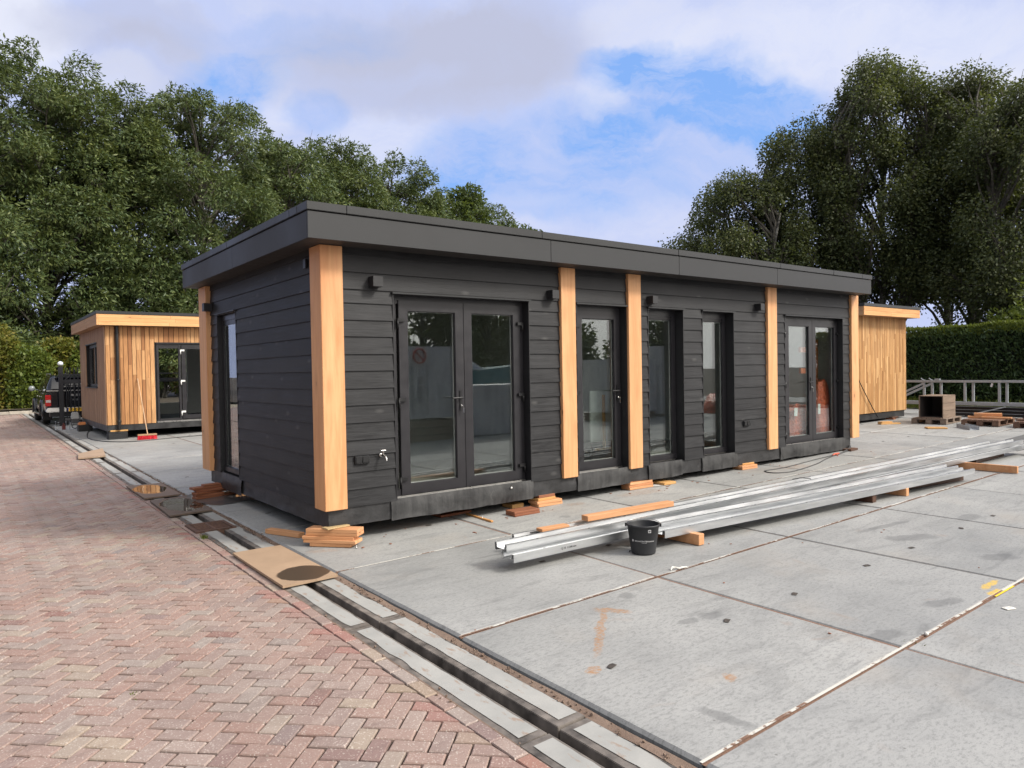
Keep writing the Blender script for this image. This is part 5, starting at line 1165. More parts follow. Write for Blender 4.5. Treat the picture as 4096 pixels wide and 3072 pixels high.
def p3board(dx, dy, dz, size, ang, mat, lab):
    m = MB(); m.obox((0, 0, size[2] / 2), size); o = m.build('timber_block', mat, None, .004, 1); o.location = (17.42 + dx, -.78 + dy, gz(17.4, -.8) + .158 + dz); o.rotation_euler = (0, 0, ang); tag(o, lab, 'wood block', 'boards on the dark pallet')
p3board(-.2, .05, 0, (.3, .7, .04), .1, MAT_BROWNWOOD, 'lowest brown board on the pallet at the right edge'); p3board(.05, 0, .0, (.16, .66, .06), .05, MAT_BROWNWOOD, 'brown board behind the lowest one on the right edge pallet'); p3board(-.16, -.02, .041, (.22, .55, .05), .15, MAT_BLOCK_RED, 'middle reddish board on the pallet at the right edge'); p3board(-.14, -.05, .092, (.2, .5, .05), .02, MAT_GREYWOOD, 'topmost pale board on the pallet at the right edge'); p3board(.3, .26, .0, (.1, .36, .12), .3, MAT_BLACKSTEEL, 'dark block behind the boards on the right edge pallet')
# short offcut of profile on the floor
GU = MB(); A = Vector((16.33, .50, gz(16.3, .5) + .0135)); B = Vector((15.75, .0, gz(15.7, 0) + .0135)); d = (B - A).normalized(); s_ = Vector((-d.y, d.x, 0)); u_ = Vector((0, 0, 1))
prof = [(-.10, .09), (-.10, 0), (.10, 0), (.10, .09), (.092, .09), (.092, .008), (-.092, .008), (-.092, .09)]
GU.prism(prof, lambda u, w, t: tuple(A.lerp(B, t) + s_ * u + u_ * w), 0, 1); solo(GU, 'steel_offcut', MAT_GALV_OLD, 'short U shaped steel offcut on the concrete before the brown pallet', 'steel offcut')
# wrapped pallet end at the right edge of the bundle
m = MB(); rr_ = random.Random(9); zz = gz(12.0, -2.2) + .013
for k in range(3):
    c_ = (11.95 + .06 * k, -2.30 - .05 * k); w_ = .11 - .012 * k
    for r0 in range(1):
        m.hexa([(c_[0] - w_, c_[1] - w_, zz + k * .07), (c_[0] + w_, c_[1] - w_ * .9, zz + k * .07), (c_[0] + w_, c_[1] + w_, zz + k * .07), (c_[0] - w_ * .95, c_[1] + w_, zz + k * .07)], [(c_[0] - w_ * .9, c_[1] - w_ * .8, zz + k * .07 + .075), (c_[0] + w_ * .9, c_[1] - w_ * .9, zz + k * .07 + .08), (c_[0] + w_ * .92, c_[1] + w_, zz + k * .07 + .07), (c_[0] - w_, c_[1] + w_ * .9, zz + k * .07 + .075)])
mw = M('crumpled clear wrap'); cw = mw.coord(); nw = mw.noise(cw, 14, 5, .7, 1.0)
solo(m, 'film_wrapped_block', mw.end(mw.bsdf(mw.mix(mw.maprange(nw, .35, .65), (.22, .22, .22), (.62, .62, .60)), rough=.25, normal=mw.bump(nw, .8, .02))), 'foot wrapped in crumpled clear film under the far profile ends', 'wrapped block', bevel=.015)

# ------------------------------------------------------------------ galvanised frame and black beams before the hedge
FR = thing('ladder_rack', 'long galvanised ladder frame standing before the clipped hedge', 'frame', (19.6, 1.5, gz(19.6, 1.5)))
FX = 19.6
def rail(mb, y0, y1, z0, z1, x=FX, w=.06): mb.box(x, y0, z0, x + w, y1, z1)
m = MB(); rail(m, -1.8, 6.0, 1.235, 1.30, FX, .12); m.build('top_rail', MAT_GALV_OLD, FR, .006)
m = MB(); rail(m, -1.8, 6.0, .63, .70, FX, .12); rail(m, -1.8, 6.0, .60, .63, FX - .03, .18); m.build('bottom_rail', MAT_GALV_OLD, FR, .006)
for y in (2.72, 2.50, 2.285, 1.645, 1.456, .804, .642, -.15, -.35, -1.2):
    m = MB(); m.box(FX + (.0 if y not in (2.285, 1.456, .642, -.35) else .05), y - .028, .70, FX + .06 + (.0 if y not in (2.285, 1.456, .642, -.35) else .05), y + .028, 1.235); m.build('upright', MAT_GALV_OLD, FR, .004)
for y0_ in (2.72, 2.50):
    m = MB(); m.tube([(FX + .03, y0_, 1.215), (FX + .03, y0_ + 1.05, .70)], .033, 8); m.build('brace', MAT_GALV_OLD, FR)
m = MB()
for y in (2.78, 2.56): m.tube([(FX + .05, y + .04, 1.36), (FX + .05, y - .03, 1.30), (FX + .02, y - .09, 1.295)], .018, 6)
m.box(FX + .02, 2.30, 1.302, FX + .1, 2.44, 1.345); m.build('bracket', MAT_GALV_OLD, FR, .004)
m = MB(); m.obox((FX - .02, .97, 1.17), (.01, .05, .10), 0, .3); m.build('tag', plain('white tag', (.6, .6, .62), .5), FR)
for k, (z, lab) in enumerate(((.335, 'lowest of the black steel beams under the ladder frame'), (.415, 'middle one of the black steel beams under the ladder frame'), (.495, 'upper one of the black steel beams under the ladder frame'))):
    m = MB(); x0 = 19.3 + .12 * k; m.box(x0, -1.8, z, x0 + .012, 2.12, z + .075); m.box(x0 - .03, -1.8, z + .072, x0 + .10, 2.12, z + .082); m.box(x0 - .03, -1.8, z - .0, x0 + .10, 2.12, z + .008)
    o = solo(m, 'steel_beam', MAT_BLACKSTEEL, lab, 'steel beam', group='black steel beams under the ladder frame')
    m = MB(); m.box(x0 - .032, -1.8, z + .076, x0 - .0302, 2.12, z + .0845); m.build('flange_edge', MAT_GALV_OLD, o)
for y, lab in ((1.38, 'left black trestle under the steel beams'), (.0, 'right black trestle under the steel beams')):
    T = thing('trestle', lab, 'trestle', (19.3, y - .12, gz(19.3, y)), 'trestles under the black beams'); z = gz(19.3, y)
    for dy in (0, -.26):
        m = MB(); m.tube([(19.28, y + dy, z + .012), (19.28, y + dy, .335)], .014, 6); m.tube([(19.5, y + dy, z + .012), (19.5, y + dy, .335)], .014, 6); m.build('leg', MAT_BLACKSTEEL, T)
    m = MB(); m.tube([(19.28, y, z + .03), (19.28, y - .26, z + .03)], .012, 6); m.tube([(19.28, y, z + .03), (19.28, y + .14, .335)], .012, 6); m.build('brace', MAT_BLACKSTEEL, T)
m = MB(); m.obox((19.2, .9, .50), (.05, .75, .03), .15, -.28); solo(m, 'steel_angle', MAT_GALV_OLD, 'galvanised angle lying slantwise on the black beams', 'steel offcut')
# ------------------------------------------------------------------ vegetation
def leaf_mesh(name, C_, D, Nn, a, b, mat, parent, off=(0, 0, 0)):
    """rhombic leaves: centres C_, long axes D, normals Nn, half length a, half width b"""
    n = len(C_); D = D / np.linalg.norm(D, axis=1, keepdims=True); Wd = np.cross(D, Nn); Wd /= (np.linalg.norm(Wd, axis=1, keepdims=True) + 1e-9)
    a = np.broadcast_to(np.asarray(a, float).reshape(-1, 1), (n, 1)); b = np.broadcast_to(np.asarray(b, float).reshape(-1, 1), (n, 1))
    V = np.empty((n, 4, 3)); V[:, 0] = C_ - D * a; V[:, 1] = C_ + Wd * b + D * a * .15; V[:, 2] = C_ + D * a; V[:, 3] = C_ - Wd * b + D * a * .15
    V = V.reshape(-1, 3) - np.asarray(off)
    me = bpy.data.meshes.new(name); me.vertices.add(n * 4); me.vertices.foreach_set('co', V.ravel().astype(np.float32))
    me.loops.add(n * 4); me.loops.foreach_set('vertex_index', np.arange(n * 4, dtype=np.int32)); me.polygons.add(n)
    me.polygons.foreach_set('loop_start', np.arange(0, n * 4, 4, dtype=np.int32))
    me.materials.append(mat); me.update(calc_edges=True); me.validate()
    o = bpy.data.objects.new(name, me); COL.objects.link(o)
    if parent is not None: o.parent = parent
    return o
def tree(name, label, base, top, R_, nclump, nleaf, la, lb, mat, bark, seed, zlow=1.2, droop=.2, trunk_r=.28, clump=(.9, 1.5), squash=.95, stems=1, group=None, expo=(.42, .42), crown_low_r=.6, lean=0.0, shell=.75):
    g = np.random.default_rng(seed); bz = gz(*base) + (-.05)
    T = thing(name, label, 'tree', (base[0], base[1], bz), group)
    H = top - bz
    # clump centres in the crown envelope
    cs = []; tries = 0
    while len(cs) < nclump and tries < nclump * 60:
        tries += 1
        t = g.uniform(0, 1) ** .9; z = bz + zlow + (H - zlow - clump[0] * .5) * t
        rr = R_ * max(crown_low_r * (1 - t), (t + .02) ** expo[0] * (1.0 - t * .985) ** expo[1] * 1.42)
        u = math.sqrt(g.uniform(.12 if t < .8 else 0, 1)); an = g.uniform(0, 2 * PI)
        p = np.array([base[0] + lean * (z - bz) + rr * u * math.cos(an) * .93, base[1] + rr * u * math.sin(an) * .93, z])
        if all(np.sum(((p - q) * (1, 1, 1.25)) ** 2) > (clump[0] * .62) ** 2 for q in cs): cs.append(p)
    cs = np.array(cs); k = len(cs)
    rad = g.uniform(clump[0], clump[1], k) * (1 - .35 * (cs[:, 2] - bz) / H)
    w = rad ** 2; w /= w.sum(); idx = g.choice(k, nleaf, p=w)
    v = g.normal(size=(nleaf, 3)); v /= np.linalg.norm(v, axis=1, keepdims=True)
    v[:, 2] = np.where(v[:, 2] < -.35, v[:, 2] * .7, v[:, 2])
    r_ = g.uniform(0, 1, nleaf) ** (1 / 3) * (1 - shell) + shell * g.uniform(.55, 1.06, nleaf)
    wob = 1 + .22 * np.sin(v[:, 0] * 5 + idx) * np.cos(v[:, 1] * 5 + idx * 1.7)
    off = v * (r_ * wob)[:, None] * rad[idx][:, None] * (1, 1, squash)
    if droop > .5: off[:, 2] -= g.uniform(0, 1, nleaf) ** 2 * droop * rad[idx] * np.clip(.4 + np.hypot(off[:, 0], off[:, 1]) / rad[idx], 0, 1.3)
    C_ = cs[idx] + off
    stray = g.uniform(size=nleaf) < (.05 if stems == 1 else .04); C_[stray] += g.normal(0, .2 if stems == 1 else .15, (int(stray.sum()), 3))
    axis = np.array([base[0], base[1], 0]); out = C_ - axis; out[:, 2] = 0; out /= (np.linalg.norm(out, axis=1, keepdims=True) + 1e-6)
    D = v * .7 + out * .5 + g.normal(0, .55, (nleaf, 3)); D[:, 2] -= droop
    Nn = g.normal(0, .7, (nleaf, 3)) + v * .6; Nn[:, 2] += .35
    s_ = g.uniform(.7, 1.25, nleaf)
    leaf_mesh('crown', C_, D, Nn, la * s_, lb * s_, mat, T, (base[0], base[1], bz))
    # trunk and limbs
    m = MB(); forks = []
    for st in range(stems):
        ang = st * 2.4 + seed; sp = (.0 if stems == 1 else .35)
        b0 = Vector((base[0] + sp * math.cos(ang), base[1] + sp * math.sin(ang), bz - .1)); pts = []
        for i in range(9):
            t = i / 8; pts.append((b0.x + (sp * 5.5 * t ** 1.2) * math.cos(ang) + .25 * mnoise.noise((t * 3, seed, st)) + lean * H * t, b0.y + (sp * 5.5 * t ** 1.2) * math.sin(ang) + .25 * mnoise.noise((t * 3, seed + 9, st)), b0.z + H * (.9 if stems == 1 else .80) * t))
        m.tube(pts, [trunk_r * (1 - .88 * (i / 8)) ** .9 * (1.25 if i == 0 else 1) + .015 for i in range(9)], 8, False); forks.append(pts)
    for j in range(k):
        c = cs[j]; pts = min(forks, key=lambda P: min((p[0] - c[0]) ** 2 + (p[1] - c[1]) ** 2 + (p[2] - c[2]) ** 2 for p in P))
        hz = max(bz + .12 * H, c[2] - (.30 + .35 * g.uniform()) * math.hypot(c[0] - base[0], c[1] - base[1]) - .06 * H); q = min(max((hz - bz) / (H * .9), .05), .98) * 8; i0 = min(int(q), 7); A = Vector(pts[i0]).lerp(Vector(pts[i0 + 1]), q - i0); B = Vector(c)
        mid = A.lerp(B, .5) + Vector((g.normal(0, .18), g.normal(0, .18), g.uniform(.0, .45))); r0 = .022 + .05 * (1 - (c[2] - bz) / H) + .012 * (A - B).length
        m.cur = 1; m.tube([A, A.lerp(mid, .5) + Vector((0, 0, .05)), mid, B], [r0, r0 * .8, r0 * .6, r0 * .25], 5, False)
        for q_ in range(3):
            e = B + Vector(g.normal(0, 1, 3)) * rad[j] * .5; m.tube([mid.lerp(B, .5), e], [r0 * .3, .006], 4, False)
    m.build('trunk', [bark, MAT_BARK], T)
    return T
GA = 'row of ash trees behind the larch cabin'
AL = [((-2.9, 41.5), 19.3, 5.0, 'leftmost tall ash, cut off by the left edge of the picture'), ((1.5, 43.2), 20.2, 4.9, 'tallest tall ash at the left, second in the row'), ((5.6, 43.4), 18.7, 4.4, 'ash with a lower rounded top, third from the left in the row'), ((10.0, 42.4), 19.9, 4.8, 'ash with a twin pointed top standing over the dark cabin left corner'), ((15.9, 48.2), 19.2, 4.8, 'fifth ash from the left, with its top just left of the roof corner'), ((20.9, 49.0), 20.2, 4.9, 'sixth ash from the left, with its crown directly above the roof corner'), ((27.8, 50.8), 20.4, 5.6, 'seventh ash, receding behind the roof, small pointed top')]
for i, (b, t, r, lab) in enumerate(AL):
    near = i < 4
    tree('ash_tree', lab, b, t, r, 140 if near else 110, 84000 if near else 52000, .145 if near else .165, .043 if near else .052, MAT_ASH, MAT_BARK, 40 + i, zlow=1.4, droop=.35, clump=(.85, 2.0), group=GA, expo=(.22, .22), crown_low_r=1.0, trunk_r=.3)
for i, (b, t, r, lab) in enumerate([((16.5, 44.1), 18.3, 4.2, 'ash filling the gap left of the roof corner, lower than its neighbours'), ((23.7, 48.6), 19.6, 4.4, 'ash filling the gap just right of the roof corner'), ((31.2, 50.4), 19.0, 4.6, 'ash between the receding crowns and the dark round tree'), ((40.6, 53.4), 18.9, 4.0, 'pale ash just right of the dark round tree')]):
    tree('ash_tree', lab, b, t, r, 120, 46000, .165, .052, MAT_ASH, MAT_BARK, 50 + i, zlow=1.4, droop=.35, clump=(1.0, 1.75), group=GA, expo=(.24, .28), crown_low_r=1.0, trunk_r=.3)
tree('maple_tree', 'dark dense round tree at the right end of the tree row', (37.0, 51.8), 19.6, 5.0, 110, 34000, .19, .085, MAT_ASH2, MAT_BARK, 61, clump=(1.3, 2.0), expo=(.3, .4))
tree('maple_tree', 'small low tree peeping over the roof right of the dark round tree', (46.4, 54.6), 17.6, 4.0, 70, 18000, .19, .085, MAT_ASH2, MAT_BARK, 62, clump=(1.2, 1.8))
GB = 'birch trees behind the hedge'
for i, (b, t, r, lo, lab, nl) in enumerate([((26.3, 13.6), 10.6, 3.3, 1.6, 'low dark birch at the left end of the birch group', 24000), ((28.6, 11.6), 13.4, 2.5, 3.0, 'slender birch left of the tallest birch', 20000), ((30.2, 9.1), 15.5, 2.7, 4.6, 'tallest birch with a forked pale stem high in its crown', 24000), ((32.2, 6.3), 14.4, 2.7, 4.6, 'broad topped birch right of the tallest birch', 24000), ((30.6, 3.1), 12.6, 3.2, 2.2, 'birch cut off by the right edge of the picture', 24000)]):
    tree('birch_tree', lab, b, t, r * 1.28, 150, int(nl * 3.3), .062, .040, MAT_BIRCH, MAT_BIRCHBARK, 80 + i, zlow=lo, droop=.75, clump=(.6, 1.3), squash=1.0, stems=3 if i in (2, 3) else 2, trunk_r=.17, group=GB, expo=(.30, .45), crown_low_r=.75, shell=.6)

def shrub(name, label, base, rx, ry, h, n, la, lb, mat, seed, group=None, cat='shrub', nclump=26, zlow=.25):
    g = np.random.default_rng(seed); bz = gz(*base)
    T = thing(name, label, cat, (base[0], base[1], bz), group)
    t = g.uniform(0, 1, nclump); an = g.uniform(0, 2 * PI, nclump); u = np.sqrt(g.uniform(.15, 1, nclump)); prof = np.clip((1 - t ** 2.4), .12, 1) ** .5
    cs = np.stack([base[0] + rx * u * prof * np.cos(an) * .8, base[1] + ry * u * prof * np.sin(an) * .8, bz + zlow + (h - zlow - .3) * t], 1); rad = g.uniform(.35, .7, nclump)
    idx = g.integers(0, nclump, n); v = g.normal(size=(n, 3)); v /= np.linalg.norm(v, axis=1, keepdims=True)
    C_ = cs[idx] + v * (rad[idx] * g.uniform(.55, 1.12, n))[:, None] * (1, 1, .9); C_[:, 2] = np.maximum(C_[:, 2], bz + .05)
    D = v * .8 + g.normal(0, .6, (n, 3)); D[:, 2] += .15; Nn = v * .6 + g.normal(0, .5, (n, 3)); Nn[:, 2] += .5
    s_ = g.uniform(.7, 1.3, n); leaf_mesh('foliage', C_, D, Nn, la * s_, lb * s_, mat, T, (base[0], base[1], bz))
    m = MB()
    for j in range(nclump): c = Vector(cs[j]); a0 = Vector((base[0] + g.normal(0, .15), base[1] + g.normal(0, .12), bz - .02)); m.tube([a0, a0.lerp(c, .5) + Vector((g.normal(0, .1), g.normal(0, .1), .15)), c], [.03, .018, .007], 5, False)
    m.build('stem', MAT_BARK, T); return T
GS = 'shrubs behind the rear kerb'
for i, (b, rx, ry, h, mt, nm, lab) in enumerate([((-3.2, 34.6), 1.5, 1.1, 3.7, MAT_SHRUB, 'hornbeam_shrub', 'green shrub cut off by the left edge, behind the kerb'), ((-1.2, 35.0), 1.4, 1.1, 4.1, MAT_SHRUB_Y, 'acacia_shrub', 'yellowing shrub with rusty leaf tips behind the kerb'), ((.1, 34.3), 1.3, 1.0, 3.1, MAT_SHRUB, 'hornbeam_shrub', 'dense green shrub directly behind the end of the channel'), ((1.3, 35.1), 1.3, 1.1, 3.7, MAT_SHRUB_Y, 'acacia_shrub', 'tall yellow green shrub behind the pickup roof'), ((2.6, 34.5), 1.4, 1.1, 3.5, MAT_SHRUB, 'hornbeam_shrub', 'green shrub between the pickup and the larch cabin')]):
    shrub(nm, lab, b, rx, ry, h, 8000, .085, .052, mt, 120 + i, GS, nclump=44)
shrub('acacia_shrub', 'light green shrub rising over the hedge at the right edge', (26.2, 2.2), 1.5, 1.5, 4.1, 5000, .09, .035, MAT_SHRUB, 140, nclump=30)
for i, (x, y, h) in enumerate(((9, 44.5, 6.5), (13.2, 45, 7), (4.0, 45, 6.5), (-.5, 45.5, 6.5), (7.0, 41.0, 4.5), (24, 52, 8))):
    shrub('undergrowth_shrub', ['dark undergrowth bush below the twin topped ash', 'dark undergrowth bush below the fifth ash', 'dark undergrowth bush below the third ash', 'dark undergrowth bush between the two leftmost ashes', 'dark undergrowth bush just above the larch cabin roof', 'dark undergrowth bush behind the roof of the dark cabin'][i], (x, y), 2.6, 1.8, h, 6000, .16, .09, MAT_ASH2, 150 + i, 'undergrowth below the ash row', nclump=40, zlow=.5)

# clipped hedge
HG = thing('clipped_hedge', 'tall clipped dark cypress hedge with fresh yellow green top', 'hedge', (23.5, 3.0, gz(23, 3)))
g = np.random.default_rng(5); hz = gz(23, 3); X0, X1, Y0, Y1, ZT_ = 22.85, 24.3, -7.0, 14.5, 2.96
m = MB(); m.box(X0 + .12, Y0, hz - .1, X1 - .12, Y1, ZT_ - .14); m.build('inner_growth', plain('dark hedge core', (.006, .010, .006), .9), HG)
n = 42000; y = g.uniform(Y0, Y1, n); z = hz + (ZT_ - hz) * g.uniform(0, 1, n); bul = np.array([mnoise.noise((a * .5, b * .9, 1)) for a, b in zip(y, z)])
C_ = np.stack([X0 + .04 + .12 * bul + g.normal(0, .045, n) + np.where(z > ZT_ - .26, .26 - np.sqrt(np.maximum(0, .26 ** 2 - (z - ZT_ + .26) ** 2)), 0), y, z], 1); D = np.stack([g.normal(-.55, .4, n), g.normal(0, .5, n), g.normal(.55, .5, n)], 1); Nn = np.stack([g.normal(-.6, .4, n), g.normal(0, .5, n), g.normal(.6, .4, n)], 1)
leaf_mesh('foliage', C_, D, Nn, g.uniform(.05, .10, n), g.uniform(.02, .036, n), MAT_HEDGE, HG, (23.5, 3.0, hz))
n = 26000; y = g.uniform(Y0, Y1, n); x = X0 + (X1 - X0) * g.uniform(0, 1, n) ** 1.6; ed = np.clip((x - X0) / .2, 0, 1)
th = g.uniform(0, PI / 2, n); sh_ = g.uniform(size=n) < .6; x = np.where(sh_, X0 + .26 - .27 * np.cos(th), x); zz_ = np.where(sh_, ZT_ - .26 + .27 * np.sin(th), ZT_ + .01); C_ = np.stack([x - .02, y, zz_ + .03 * np.sin(y * 1.3) + .02 * np.sin(y * 4.1) + np.abs(g.normal(0, .03, n)) - .01], 1); D = np.stack([g.normal(-.2, .4, n), g.normal(0, .5, n), g.normal(1, .3, n)], 1); Nn = np.stack([g.normal(-.7, .4, n), g.normal(0, .5, n), g.normal(.3, .5, n)], 1)
leaf_mesh('fresh_growth', C_, D, Nn, g.uniform(.035, .075, n), g.uniform(.010, .02, n), MAT_HEDGE_TOP, HG, (23.5, 3.0, hz))
n = 5000; C_ = np.stack([g.uniform(21.3, 22.9, n), g.uniform(-2, 6.5, n), np.zeros(n)], 1); C_[:, 2] = [gz(a, b) + .02 + abs(g.normal(0, .11)) for a, b, _ in C_]
gr_ = leaf_mesh('rough_grass', C_, g.normal(0, .4, (n, 3)) + (0, 0, 1), g.normal(0, 1, (n, 3)), g.uniform(.06, .14, n), g.uniform(.008, .02, n), MAT_GRASS, None); tag(gr_, 'rough bright grass strip at the foot of the clipped hedge', 'grass', kind='stuff')
n = 2500; C_ = np.stack([g.uniform(-6, 4, n), g.uniform(32.7, 34.0, n), np.zeros(n)], 1); C_[:, 2] = [gz(-1, 33) + .06 + abs(g.normal(0, .05)) for _ in range(n)]
gr_ = leaf_mesh('fallen_leaves', C_, g.normal(0, .8, (n, 3)) + (0, 0, .3), g.normal(0, .5, (n, 3)) + (0, 0, 1), g.uniform(.04, .09, n), g.uniform(.012, .03, n), MAT_SHRUB_Y, None); tag(gr_, 'low weeds and fallen leaves on the bank behind the rear kerb', 'ground cover', kind='stuff')
# ------------------------------------------------------------------ things seen through the glass
zi = .426
m = MB(); m.obox((4.76, .90, 1.12), (.48, .03, .74), .05); solo(m, 'white_panel', plain('white board', (.68, .70, .67), .5), 'white panel standing inside behind the single glass door', 'panel', bevel=.003)
m = MB(); m.obox((4.77, .86, 1.03), (.035, .03, .80), .0); m.obox((4.74, .86, .64), (.30, .03, .03), 0); solo(m, 'wooden_strip', MAT_BLOCK_YEL, 'wooden strip leaning before the white panel inside the single glass door', 'strip')
m = MB(); m.box(4.52, .88, zi, 5.0, 1.1, .73); solo(m, 'dark_trestle', MAT_BLACK, 'dark support under the white panel inside the single glass door', 'support', bevel=.01)
MAT_REDWRAP = M('red plastic sheet'); _c = MAT_REDWRAP.coord(); _n = MAT_REDWRAP.noise(_c, 11, 5, .7, 1.4); MAT_REDWRAP = MAT_REDWRAP.end(MAT_REDWRAP.bsdf(MAT_REDWRAP.mix(MAT_REDWRAP.maprange(_n, .35, .65), (.40, .055, .025), (.78, .17, .08)), rough=.32, normal=MAT_REDWRAP.bump(_n, .9, .03)))
def heap(name, label, cat, c, rx, ry, h, mat, seed, flat=.5):
    mb = MB(); nu, nv = 28, 9; vs = []
    for j in range(nv + 1):
        t = j / nv
        for i in range(nu):
            a = 2 * PI * i / nu; k = (1 - t ** 2.5 * flat); w = 1 + .16 * mnoise.noise((math.cos(a) * 2, math.sin(a) * 2 + seed, t * 2)) + .05 * mnoise.noise((a * 6, t * 8, seed))
            q = lambda v: math.copysign(abs(v) ** .6, v)
            vs.append((c[0] + rx * k * w * q(math.cos(a)), c[1] + ry * k * w * q(math.sin(a)), c[2] + h * t * (1 + .22 * mnoise.noise((math.cos(a) * 1.5, math.sin(a) * 1.5, seed + 3)))))
    mb.add(vs, [(j * nu + i, j * nu + (i + 1) % nu, (j + 1) * nu + (i + 1) % nu, (j + 1) * nu + i) for j in range(nv) for i in range(nu)] + [tuple(range(nv * nu, nv * nu + nu))], True)
    return solo(mb, name, mat, label, cat, loc=c)
heap('red_tarp', 'heap of red plastic sheeting inside the right leaf of the far double door', 'tarp', (10.36, .70, zi), .27, .15, 1.06, MAT_REDWRAP, 2, .4)
heap('red_pack', 'low red wrapped pack inside the left leaf of the far double door', 'pack', (9.58, .74, zi), .34, .17, .64, MAT_REDWRAP, 5, .12)
m = MB(); m.obox((9.33, .565, .96), (.10, .004, .15), 0, 0, .1); m.obox((10.10, .555, .98), (.08, .004, .19)); solo(m, 'paper_label', MAT_PRINT, 'white paper labels on the red packs inside the far double door', 'label')
m = MB(); m.obox((9.72, 1.3, 1.35), (.09, .04, 2.0), 0, 0, .13); solo(m, 'leaning_plank', MAT_GREYWOOD, 'pale plank leaning inside the far double door', 'plank')
m = MB(); [m.box(10.0, .86, z, 10.6, .90, z + .10) for z in (1.65, 2.05)]; m.box(10.52, .84, zi, 10.58, .86, 2.3); solo(m, 'orange_rack', plain('orange rack paint', (.62, .16, .06), .5), 'orange rack rails inside the right leaf of the far double door', 'rack')

# ------------------------------------------------------------------ what the panes mirror: the yard behind the viewer
mw2 = M('white stretch wrap'); cw2 = mw2.coord(); a2 = mw2.noise(mw2.mapping(cw2, (6, 6, .8)), 1.0, 5, .7, .8); b2 = mw2.noise(cw2, 3, 4)
MAT_WRAP = mw2.end(mw2.bsdf(mw2.mix(mw2.maprange(a2, .35, .65), mw2.mix(mw2.maprange(b2, .4, .6), (.30, .31, .34), (.52, .52, .52)), (.80, .80, .78)), rough=.4, normal=mw2.bump(a2, .6, .03)))
def wrapped(x0, x1, y0, y1, h0, h1, label, seed):
    T = thing('wrapped_stack', label, 'wrapped stack', ((x0 + x1) / 2, (y0 + y1) / 2, gz(x0, y0)))
    m = MB(); z = gz(x0, y0)
    for k in range(3): m.box(x0 + .05, y0, z + .02 + k * (h0 - .05) / 3, x1 - .05, y1, z + .02 + (k + .8) * (h0 - .05) / 3)
    m.build('pallet_base', MAT_BROWNWOOD, T)
    m = MB(); n = 14; ring_ = lambda z_, k: [(x0 + (x1 - x0) * u * 1.0 + .03 * mnoise.noise((u * 3, z_, seed)), y + .04 * mnoise.noise((u * 3, z_ * 2, seed + 2)), z_) for y, us in ((y1, [i / n for i in range(n + 1)]), (y0, [1 - i / n for i in range(n + 1)])) for u in us]
    secs = [ring_(z + h0 + (h1 - h0) * j / 8, j) for j in range(9)]; loft(m, secs); m.build('wrapped_load', MAT_WRAP, T); return T
T = wrapped(5.2, 7.5, -9.3, -7.95, .62, 2.40, 'tall white wrapped stack on pallets mirrored in the left leaf of the double door', 1)
zt_ = gz(6.4, -7.95)
for body_, sz, px_, in (('www.afvalcontainerinroermond.nl', .125, 6.55), ('088-2839400', .17, 6.34), ('van Leeuwen Recycling Groep B.V.', .115, 6.12)):
    vs, fs = text_mesh(body_, sz, .002); m = MB(); m.add([(px_ + y, -7.895 + z, zt_ + 1.30 - x * .72) for x, y, z in vs], fs); m.build('lettering', plain('blue print', (.03, .03, .10), .5), T)
m = MB(); pts = [(6.34 + .17 * math.cos(t), -7.89, zt_ + 2.14 + .17 * math.sin(t)) for t in np.linspace(0, 2 * PI, 33)]; m.tube(pts, .022, 6); m.tube([(6.22, -7.89, zt_ + 2.26), (6.46, -7.89, zt_ + 2.02)], .018, 6); m.build('prohibition_sign', plain('red sign paint', (.55, .03, .03), .5), T)
wrapped(7.75, 9.9, -9.2, -7.9, .05, 1.36, 'low white wrapped stack mirrored in the right leaf of the double door', 2)
wrapped(13.2, 15.2, -9.4, -8.0, .3, 1.95, 'grey wrapped stack mirrored in the single glass door', 3)
wrapped(15.6, 17.2, -9.4, -8.2, .1, 2.35, 'tall grey wrapped stack mirrored in the tall windows', 4)
heap('red_tarp', 'low heap of red sheeting mirrored in the tall windows', 'tarp', (19.0, -7.6, gz(19, -7.6)), 1.6, .7, .62, MAT_REDWRAP, 8, .3)
BO = thing('boat', 'turquoise cabin boat with white wheelhouse mirrored in the double door', 'boat', (11, -14.5, gz(11, -14)))
def hullring(x, w, zk, zt): return [(x, -14.5 - w, zt), (x, -14.5 - w * .8, (zk + zt) / 2), (x, -14.5, zk), (x, -14.5 + w * .8, (zk + zt) / 2), (x, -14.5 + w, zt)]
m = MB(); loft(m, [hullring(7.6, .9, .8, 1.80), hullring(9.5, 1.2, .7, 1.76), hullring(12, 1.1, .75, 1.82), hullring(13.8, .5, 1.0, 1.95), hullring(14.5, .05, 1.5, 2.05)], False); m.build('hull', plain('turquoise hull paint', (.06, .20, .24), .3), BO)
m = MB(); m.hexa([(8.0, -15.4, 1.78), (12.4, -15.3, 1.8), (12.4, -13.6, 1.8), (8.0, -13.5, 1.78)], [(8.3, -15.2, 2.28), (11.7, -15.1, 2.28), (11.7, -13.8, 2.28), (8.3, -13.7, 2.28)]); m.build('wheelhouse', plain('white boat paint', (.72, .72, .70), .3), BO, .03)
for x in (8.5, 9.5, 10.6):
    m = MB(); m.add([(x, -13.52, 1.86), (x + .85, -13.53, 1.86), (x + .78, -13.65, 2.2), (x + .05, -13.64, 2.2)], [(3, 2, 1, 0)]); m.build('window', MAT_TINT, BO)
m = MB(); [m.box(x, -15.2, gz(11, -14), x + .3, -13.8, .78) for x in (8.6, 12.2)]; m.build('cradle', MAT_BLACKSTEEL, BO)
